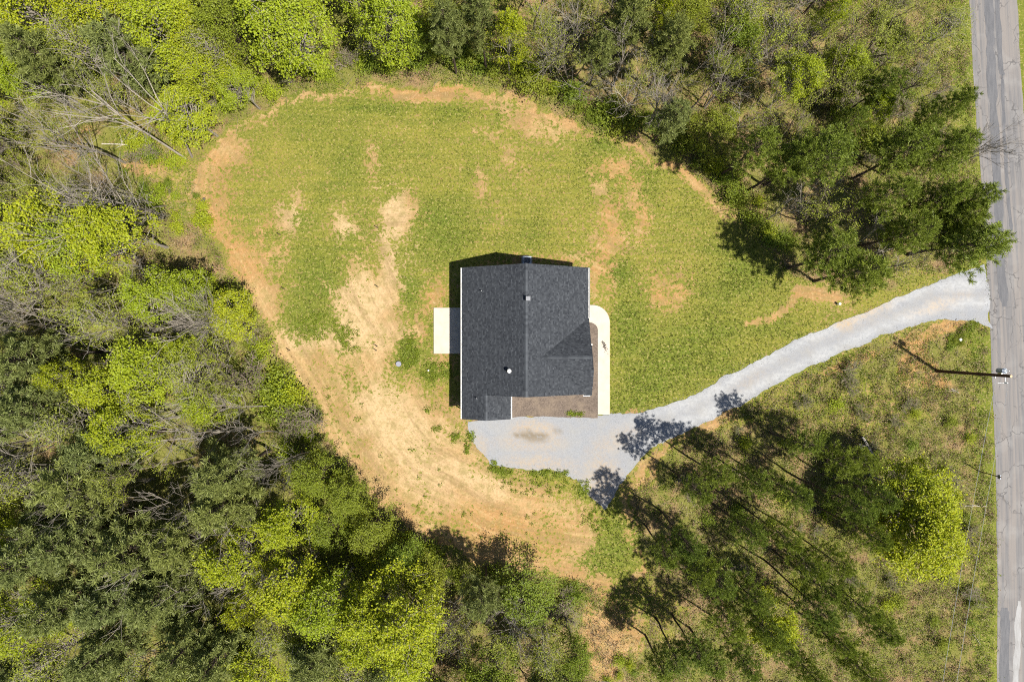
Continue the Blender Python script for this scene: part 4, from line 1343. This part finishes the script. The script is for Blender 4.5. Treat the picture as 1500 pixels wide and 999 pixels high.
# ------------------------------------------------------------------ ground cover nobody could count
def undergrowth():
    rs = np.random.RandomState(5)
    n = 78000
    X = rs.uniform(-58, 53, n); Y = rs.uniform(-41, 41, n)
    dc = np.minimum(sdist(X, Y, CLEAR), sdist(X, Y, DRIVE)); dr = sdist(X, Y, ROADPOLY)
    px = X / .07 + 750; py = 500 - Y / .07
    brush = np.clip(smooth(px, 930, 1080) * smooth(py, 480, 560) + smooth(px, 1150, 1330) * (1 - smooth(py, 330, 400)), 0, 1)
    ok = (dc > .2) & (dr > .35) & (px < 1480)
    for nm, sd_, th, col, per, sz, hk, lab in (
            ('undergrowth', 51, .50, M['weed'], 14, .105, .19, 'low green weeds and brambles covering the forest floor'),
            ('dry_grass', 57, .56, M['drygrass'], 8, .20, .17, 'tan dead grass and dry stalks between the weeds'),
            ('bramble', 64, .64, M['bramble'], 11, .10, .2, 'brown leafless bramble and leaf drifts in the brush')):
        dens = vnoise(X, Y, 0.42, sd_) * .6 + vnoise(X, Y, 1.3, sd_ + 1) * .5 + .16 * brush + rs.rand(n) * .1 - .05
        k = ok & (dens > th)
        m = int(k.sum())
        C = np.repeat(np.stack([X[k], Y[k], terrain(X[k], Y[k])], 1), per, 0)
        hh = np.repeat(rs.gamma(2, hk, m), per)
        C += rs.normal(size=C.shape) * np.array((.20, .20, 0))
        C[:, 2] += rs.rand(len(C)) * hh + .04
        mb = MB()
        leaves(mb, C, sz, rs, .1 if nm == 'dry_grass' else .5, .22 if nm == 'dry_grass' else .75)
        tag(mb.obj(nm, col), lab, nm.replace('_', ' '), kind='stuff')
M['drygrass'] = leaf_mat('dry_grass_blade', [(0.40, 0.32, 0.18), (0.28, 0.215, 0.115), (0.33, 0.26, 0.13)], 0.25, 0.5)
M['bramble'] = leaf_mat('dead_leaf', [(0.20, 0.125, 0.075), (0.125, 0.085, 0.055), (0.18, 0.12, 0.07)], 0.15, 0.5)
undergrowth()

def twig_litter():
    rs = np.random.RandomState(8)
    n = 5000
    X = rs.uniform(-57, 50, n); Y = rs.uniform(-40, 40, n)
    dc = np.minimum(sdist(X, Y, CLEAR), sdist(X, Y, DRIVE)); dr = sdist(X, Y, ROADPOLY)
    k = (dc > .3) & (dr > 2)
    X, Y = X[k], Y[k]; Z = terrain(X, Y)
    mb = MB()
    for x, y, z in zip(X, Y, Z):
        a = rs.rand() * 6.28; L = rs.uniform(.5, 2.4)
        e = np.array((math.cos(a), math.sin(a), rs.uniform(-.02, .35))) * L
        mb.tube((x, y, z + .04), np.array((x, y, z + .05)) + e, .016, .006, 3)
    tag(mb.obj('dead_twigs', M['drybark']), 'dead sticks and fallen twigs strewn over the forest floor', 'twigs', kind='stuff')
twig_litter()

def lawn_grass():
    rs = np.random.RandomState(6)
    n = 110000
    X = rs.uniform(-36, 50, n); Y = rs.uniform(-27, 27, n)
    f = ground_fields(X, Y)
    inn = (sdist(X, Y, CLEAR) < .5)
    dd = sdist(X, Y, DRIVE)
    hx = (X > XL - .2) & (X < 10.1) & (Y > YG - .2) & (Y < YN + .1)
    px = X / .07 + 750; py = 500 - Y / .07
    pat = (px > 633) & (px < 692) & (py > 449) & (py < 521)
    k = inn & (dd > .12) & ~hx & ~pat & (f['grass'] - .35 > rs.rand(n) * .55)
    X, Y, lush = X[k], Y[k], f['lush'][k]
    m = len(X)
    per = 3
    a = rs.rand(m, per) * 6.28
    hgt = (.05 + .13 * lush[:, None] + .03 * rs.rand(m, per))
    w = .035
    bx = X[:, None] + rs.normal(size=(m, per)) * .05; by = Y[:, None] + rs.normal(size=(m, per)) * .05
    lean = hgt * rs.uniform(.3, 1.0, (m, per))
    ca, sa = np.cos(a), np.sin(a)
    Q = np.stack([np.stack([bx - sa * w, by + ca * w, 0 * bx], -1), np.stack([bx + sa * w, by - ca * w, 0 * bx], -1),
                  np.stack([bx + ca * lean, by + sa * lean, hgt], -1)], 2)
    mb = MB(); mb.quads(Q.reshape(-1, 3), 3)
    tag(mb.obj('lawn_grass', M['lawnblade']), 'short patchy lawn grass growing round the house', 'grass', kind='stuff')
M['lawnblade'] = leaf_mat('lawn_blade', [(0.165, 0.18, 0.032), (0.09, 0.120, 0.017), (0.14, 0.16, 0.026)], 0.3, 0.6)
lawn_grass()

def loose_gravel():
    rs = np.random.RandomState(26)
    n = 60000
    X = rs.uniform(-6, 50, n); Y = rs.uniform(-18, 9, n)
    dd = sdist(X, Y, DRIVE)
    hs = (X < 10.1) & (Y > -7.55)
    rd = sdist(X, Y, ROADPOLY)
    k = ~hs & (rd > .1) & (np.abs(dd) < .9) & (rs.rand(n) < np.exp(-np.abs(dd) * 3.2))
    X, Y = X[k], Y[k]
    m = len(X)
    sz = rs.uniform(.02, .06, m)[:, None]
    T = np.array([(1, 0, -.3), (-.5, .87, -.3), (-.5, -.87, -.3), (0, 0, .8)])
    a = rs.rand(m) * 6.28
    c, s_ = np.cos(a)[:, None], np.sin(a)[:, None]
    V = np.stack([T[:, 0] * c - T[:, 1] * s_, T[:, 0] * s_ + T[:, 1] * c, np.repeat(T[None, :, 2], m, 0)], -1) * sz[..., None]
    V += np.stack([X, Y, np.where(sdist(X, Y, DRIVE) < 0, .035, .01)], 1)[:, None, :]
    F = [(0, 1, 3), (1, 2, 3), (2, 0, 3)]
    mb = MB()
    for f in F: mb.quads(V[:, f, :].reshape(-1, 3), 3)
    tag(mb.obj('loose_gravel', M['stonechip']), 'loose pale stones scattered along the driveway edges', 'gravel', kind='stuff')
M['stonechip'] = plain('pale_stone_chip', (0.36, 0.36, 0.365), 0.9, var=0.25, scale=8)
loose_gravel()

def weed_clumps():
    """taller green tufts along the gravel edge and in the dirt"""
    rs = np.random.RandomState(16)
    mb = MB()
    spots = []
    for cx, cy, rx, ry, n in [(735, 690, 18, 5, 26), (805, 693, 30, 4, 30), (855, 714, 9, 12, 24), (790, 712, 60, 16, 44), (722, 682, 6, 8, 14), (690, 640, 5, 9, 14),
                              (684, 655, 4, 9, 12), (667, 640, 6, 8, 12), (842, 606, 12, 2, 22), (640, 545, 24, 14, 70), (600, 515, 14, 26, 80), (627, 600, 5, 5, 6), (640, 628, 6, 5, 8),
                              (570, 700, 90, 60, 18), (1398, 498, 14, 9, 40), (1414, 488, 10, 12, 36), (1424, 478, 8, 8, 20), (700, 770, 90, 40, 18), (500, 600, 50, 50, 14), (880, 760, 30, 20, 40), (512, 495, 14, 24, 40), (465, 480, 30, 22, 60)]:
        for _ in range(n):
            a = rs.rand() * 6.28; q = math.sqrt(rs.rand())
            spots.append(W(cx + rx * q * math.cos(a), cy + ry * q * math.sin(a)))
    S_ = np.array(spots)
    per = 22
    C = np.repeat(np.concatenate([S_, np.zeros((len(S_), 1))], 1), per, 0)
    C += rs.normal(size=C.shape) * np.array((.12, .12, 0))
    C[:, 2] = .06 + rs.rand(len(C)) * .16
    leaves(mb, C, .11, rs, .5)
    tag(mb.obj('weed_tufts', M['green']), 'dark green weed tufts scattered through dirt and gravel edges', 'weeds', kind='stuff')
weed_clumps()

# ------------------------------------------------------------------ utility poles, wires and small things
def utility_pole(x, y, h, label, xf=True):
    p = tag(empty('utility_pole', (x, y, tz(x, y))), label, 'utility pole', None)
    mb = MB()
    P = [(0, 0, -.3), (0, 0, h * .5), (0, 0, h)]
    mb.path(P, .17, .125, 12)
    mb.obj('shaft', M['pole'], p, True)
    mb = MB(); mb.tube((0, 0, h - .01), (0, 0, h + .02), .127, .10, 12, caps=True); mb.obj('shaft_top', M['endgrain'], p)
    if xf:
        tx, ty, tzz = .18, .42, h - 1.9
        mb = MB()
        for a, b, ra, rb in ((0, .06, .20, .23), (.06, .80, .23, .23), (.80, .88, .25, .25), (.88, .96, .25, .10)):
            mb.tube((tx, ty, tzz + a), (tx, ty, tzz + b), ra, rb, 16, caps=True)
        t = mb.obj('transformer', M['greybox'], p)
        mb = MB()
        for a in range(3):
            mb.tube((tx + .1 * math.cos(a * 2.1), ty + .1 * math.sin(a * 2.1), tzz + .94), (tx + .18 * math.cos(a * 2.1), ty + .18 * math.sin(a * 2.1), tzz + 1.2), .035, .03, 8, caps=True)
        mb.obj('bushing', M['pvc'], t)
        mb = MB(); mb.box(.02, .12, .1, .3, tzz + .2, tzz + .7); mb.obj('bracket', M['metal'], p)
        mb = MB()
        mb.tube((0, -.1, h - .75), (.05, -.62, h - .72), .03, .03, 8, caps=True)
        mb.tube((.05, -.62, h - .85), (.05, -.62, h - .5), .07, .05, 10, caps=True)
        mb.tube((-.05, -.62, h - .8), (-.42, -.66, h - 1.05), .035, .03, 8, caps=True)
        mb.obj('cutout_fuse', M['pvc'], p)
        mb = MB(); mb.tube((0, -.1, h - 2.0), (.02, -.3, h - 2.0), .05, .05, 8, caps=True); mb.obj('insulator', M['pvc'], p)
    return p
PX, PY = W(1373, 544)
utility_pole(PX, PY, 10.5, 'tall brown utility pole with grey transformer beside the driveway mouth')
QX, QY = W(1240, 1400)
utility_pole(QX, QY, 10.5, 'plain brown utility pole farther down the road', False)
def wire(p0, p1, sag, label):
    p0, p1 = np.array(p0), np.array(p1)
    mb = MB()
    n = 28
    pts = [p0 + (p1 - p0) * t + np.array((0, 0, -sag * 4 * t * (1 - t))) for t in np.linspace(0, 1, n)]
    mb.path(pts, .017, .017, 4)
    tag(mb.obj('power_line', M['wire']), label, 'power line', 'wires from the utility pole')
wire((PX + .05, PY - .62, 10.0), (QX + .05, QY + .1, 10.2), .7, 'upper overhead wire leaving the pole top over the brush')
wire((PX + .02, PY - .3, 8.5), (QX, QY + .15, 8.6), .8, 'lower overhead wire below transformer running over the brush')

# short post with a small sign plate by the road verge
x, y = W(1432, 690)
sp = tag(empty('sign_post', (x, y, 0)), 'thin dark post with small plate on the road verge', 'post')
mb = MB(); mb.tube((0, 0, -.2), (0, 0, 3.4), .055, .05, 8, caps=True); mb.obj('post', M['pole'], sp)
mb = MB(); mb.box(-.02, .02, -.2, .2, 2.9, 3.3); mb.obj('plate', M['greybox'], sp)

def stake(px, py, lab):
    x, y = W(px, py)
    mb = MB()
    mb.box(x - .03, x + .03, y - .03, y + .03, -.2, .95)
    mb.add([(x - .03, y - .03, .95), (x + .03, y - .03, .95), (x + .03, y + .03, .95), (x - .03, y + .03, .95), (x, y, 1.03)],
           [(0, 1, 4), (1, 2, 4), (2, 3, 4), (3, 0, 4)])
    tag(mb.obj('survey_stake', M['stake']), lab, 'stake', 'stakes marking the drain field')
SL_ = 'thin dark stake standing in the patchy lawn opposite the patio'
for a in [(417, 424), (411, 345), (554, 335), (554, 421), (553, 508), (552, 514), (425, 514)]:
    stake(a[0], a[1], SL_)

x, y = W(584, 533.5)
rz = tag(empty('septic_riser', (x, y, 0)), 'round grey septic riser lid set in the dirt yard', 'septic lid')
mb = MB(); mb.tube((0, 0, -.1), (0, 0, .14), .30, .29, 20, caps=True); mb.obj('riser', M['dark'], rz)
mb = MB(); mb.tube((0, 0, .14), (0, 0, .19), .29, .26, 20, caps=True)
for k in range(6):
    a = k * 1.047; mb.tube((.21 * math.cos(a), .21 * math.sin(a), .19), (.21 * math.cos(a), .21 * math.sin(a), .21), .02, .02, 6, caps=True)
mb.obj('lid', M['riser'], rz)

def cap_pipe(px, py, r, h, label, name='cleanout_pipe'):
    x, y = W(px, py)
    o = tag(empty(name, (x, y, tz(x, y))), label, 'pipe')
    mb = MB(); mb.tube((0, 0, -.15), (0, 0, h), r, r, 14, caps=True); mb.obj('pipe', M['pvc'], o, False)
    mb = MB(); mb.tube((0, 0, h - .05), (0, 0, h + .04), r * 1.25, r * 1.2, 14, caps=True); mb.obj('cap', M['pvc'], o)
cap_pipe(1227, 446, .10, .5, 'short capped white pipe on grass beside the driveway')
cap_pipe(1403, 498, .11, .45, 'capped white pipe in green weeds near the utility pole')
cap_pipe(628, 543, .06, .25, 'small white cleanout pipe in the dirt near the patio')

def rock(px, py, s, label, mat, n=1):
    x, y = W(px, py)
    rs = np.random.RandomState(int(px))
    bm = bmesh.new()
    bmesh.ops.create_icosphere(bm, subdivisions=2, radius=1)
    for v in bm.verts:
        k = 1 + (rs.rand() - .5) * .35
        v.co = Vector((v.co.x * s * k, v.co.y * s * .7 * k, v.co.z * s * .55 * k + s * .2))
    me = bpy.data.meshes.new('rock'); bm.to_mesh(me); bm.free(); me.materials.append(mat)
    o = link('rock', me); o.location = (x, y, 0); o.rotation_euler = (0, 0, .9)
    tag(o, label, 'rock')
rock(298, 294, .28, 'lone dark rock on the bare rim of the lawn', M['stone'])

# debris heap on the walkway: many small chips lying together
rs = np.random.RandomState(2)
x, y = W(885, 507)
mb = MB()
for k in range(90):
    t = rs.normal() * .26
    c = np.array((x + .12 * t / .26 * .8 + rs.normal() * .08, y - t, .10 + abs(rs.normal()) * .05))
    d = rnd_dir(rs); d[2] *= .3
    mb.tube(c, c + d * rs.uniform(.06, .16), .022, .012, 4, caps=True)
tag(mb.obj('debris_heap', M['stone']), 'small dark heap of chips lying on the concrete walkway', 'debris')

def log(p, label, r=.05, mat=None, z=.08):
    P = [np.array((*W(*q), z + k * .02)) for k, q in enumerate(p)]
    rs = np.random.RandomState(int(p[0][0]))
    mb = MB()
    for a, b in zip(P[:-1], P[1:]):
        mb.path(bend(a, b, 4, rs, .02), r, r * .6, 7)
    for k in range(3):
        q = P[0] + (P[-1] - P[0]) * rs.uniform(.3, .9)
        mb.tube(q, q + np.array((rs.normal(), rs.normal(), .4)) * .4, r * .5, r * .2, 4)
    tag(mb.obj('fallen_branch', mat or M['palewood']), label, 'branch')
log([(1412, 741), (1443, 741)], 'straight bleached branch lying in brush beside the road')
log([(1393, 570), (1404, 576)], 'short pale stick on the ground near the utility pole', .05)
log([(1050, 795), (1068, 862)], 'long pale stick lying on the ground among pines', .03)
log([(1424, 928), (1436, 944)], 'bent pale branch on the verge far down the road', .03)
log([(1262, 640), (1280, 668)], 'thick grey log lying beside the open pine stand', .14)
log([(1258, 650), (1268, 676)], 'split grey log lying across a thicker one', .10, None, .2)
log([(150, 212), (205, 214)], 'white fallen trunk lying near the lawn corner clearing', .07)
log([(200, 218), (225, 222)], 'white broken branch pile near the lawn corner clearing', .09)
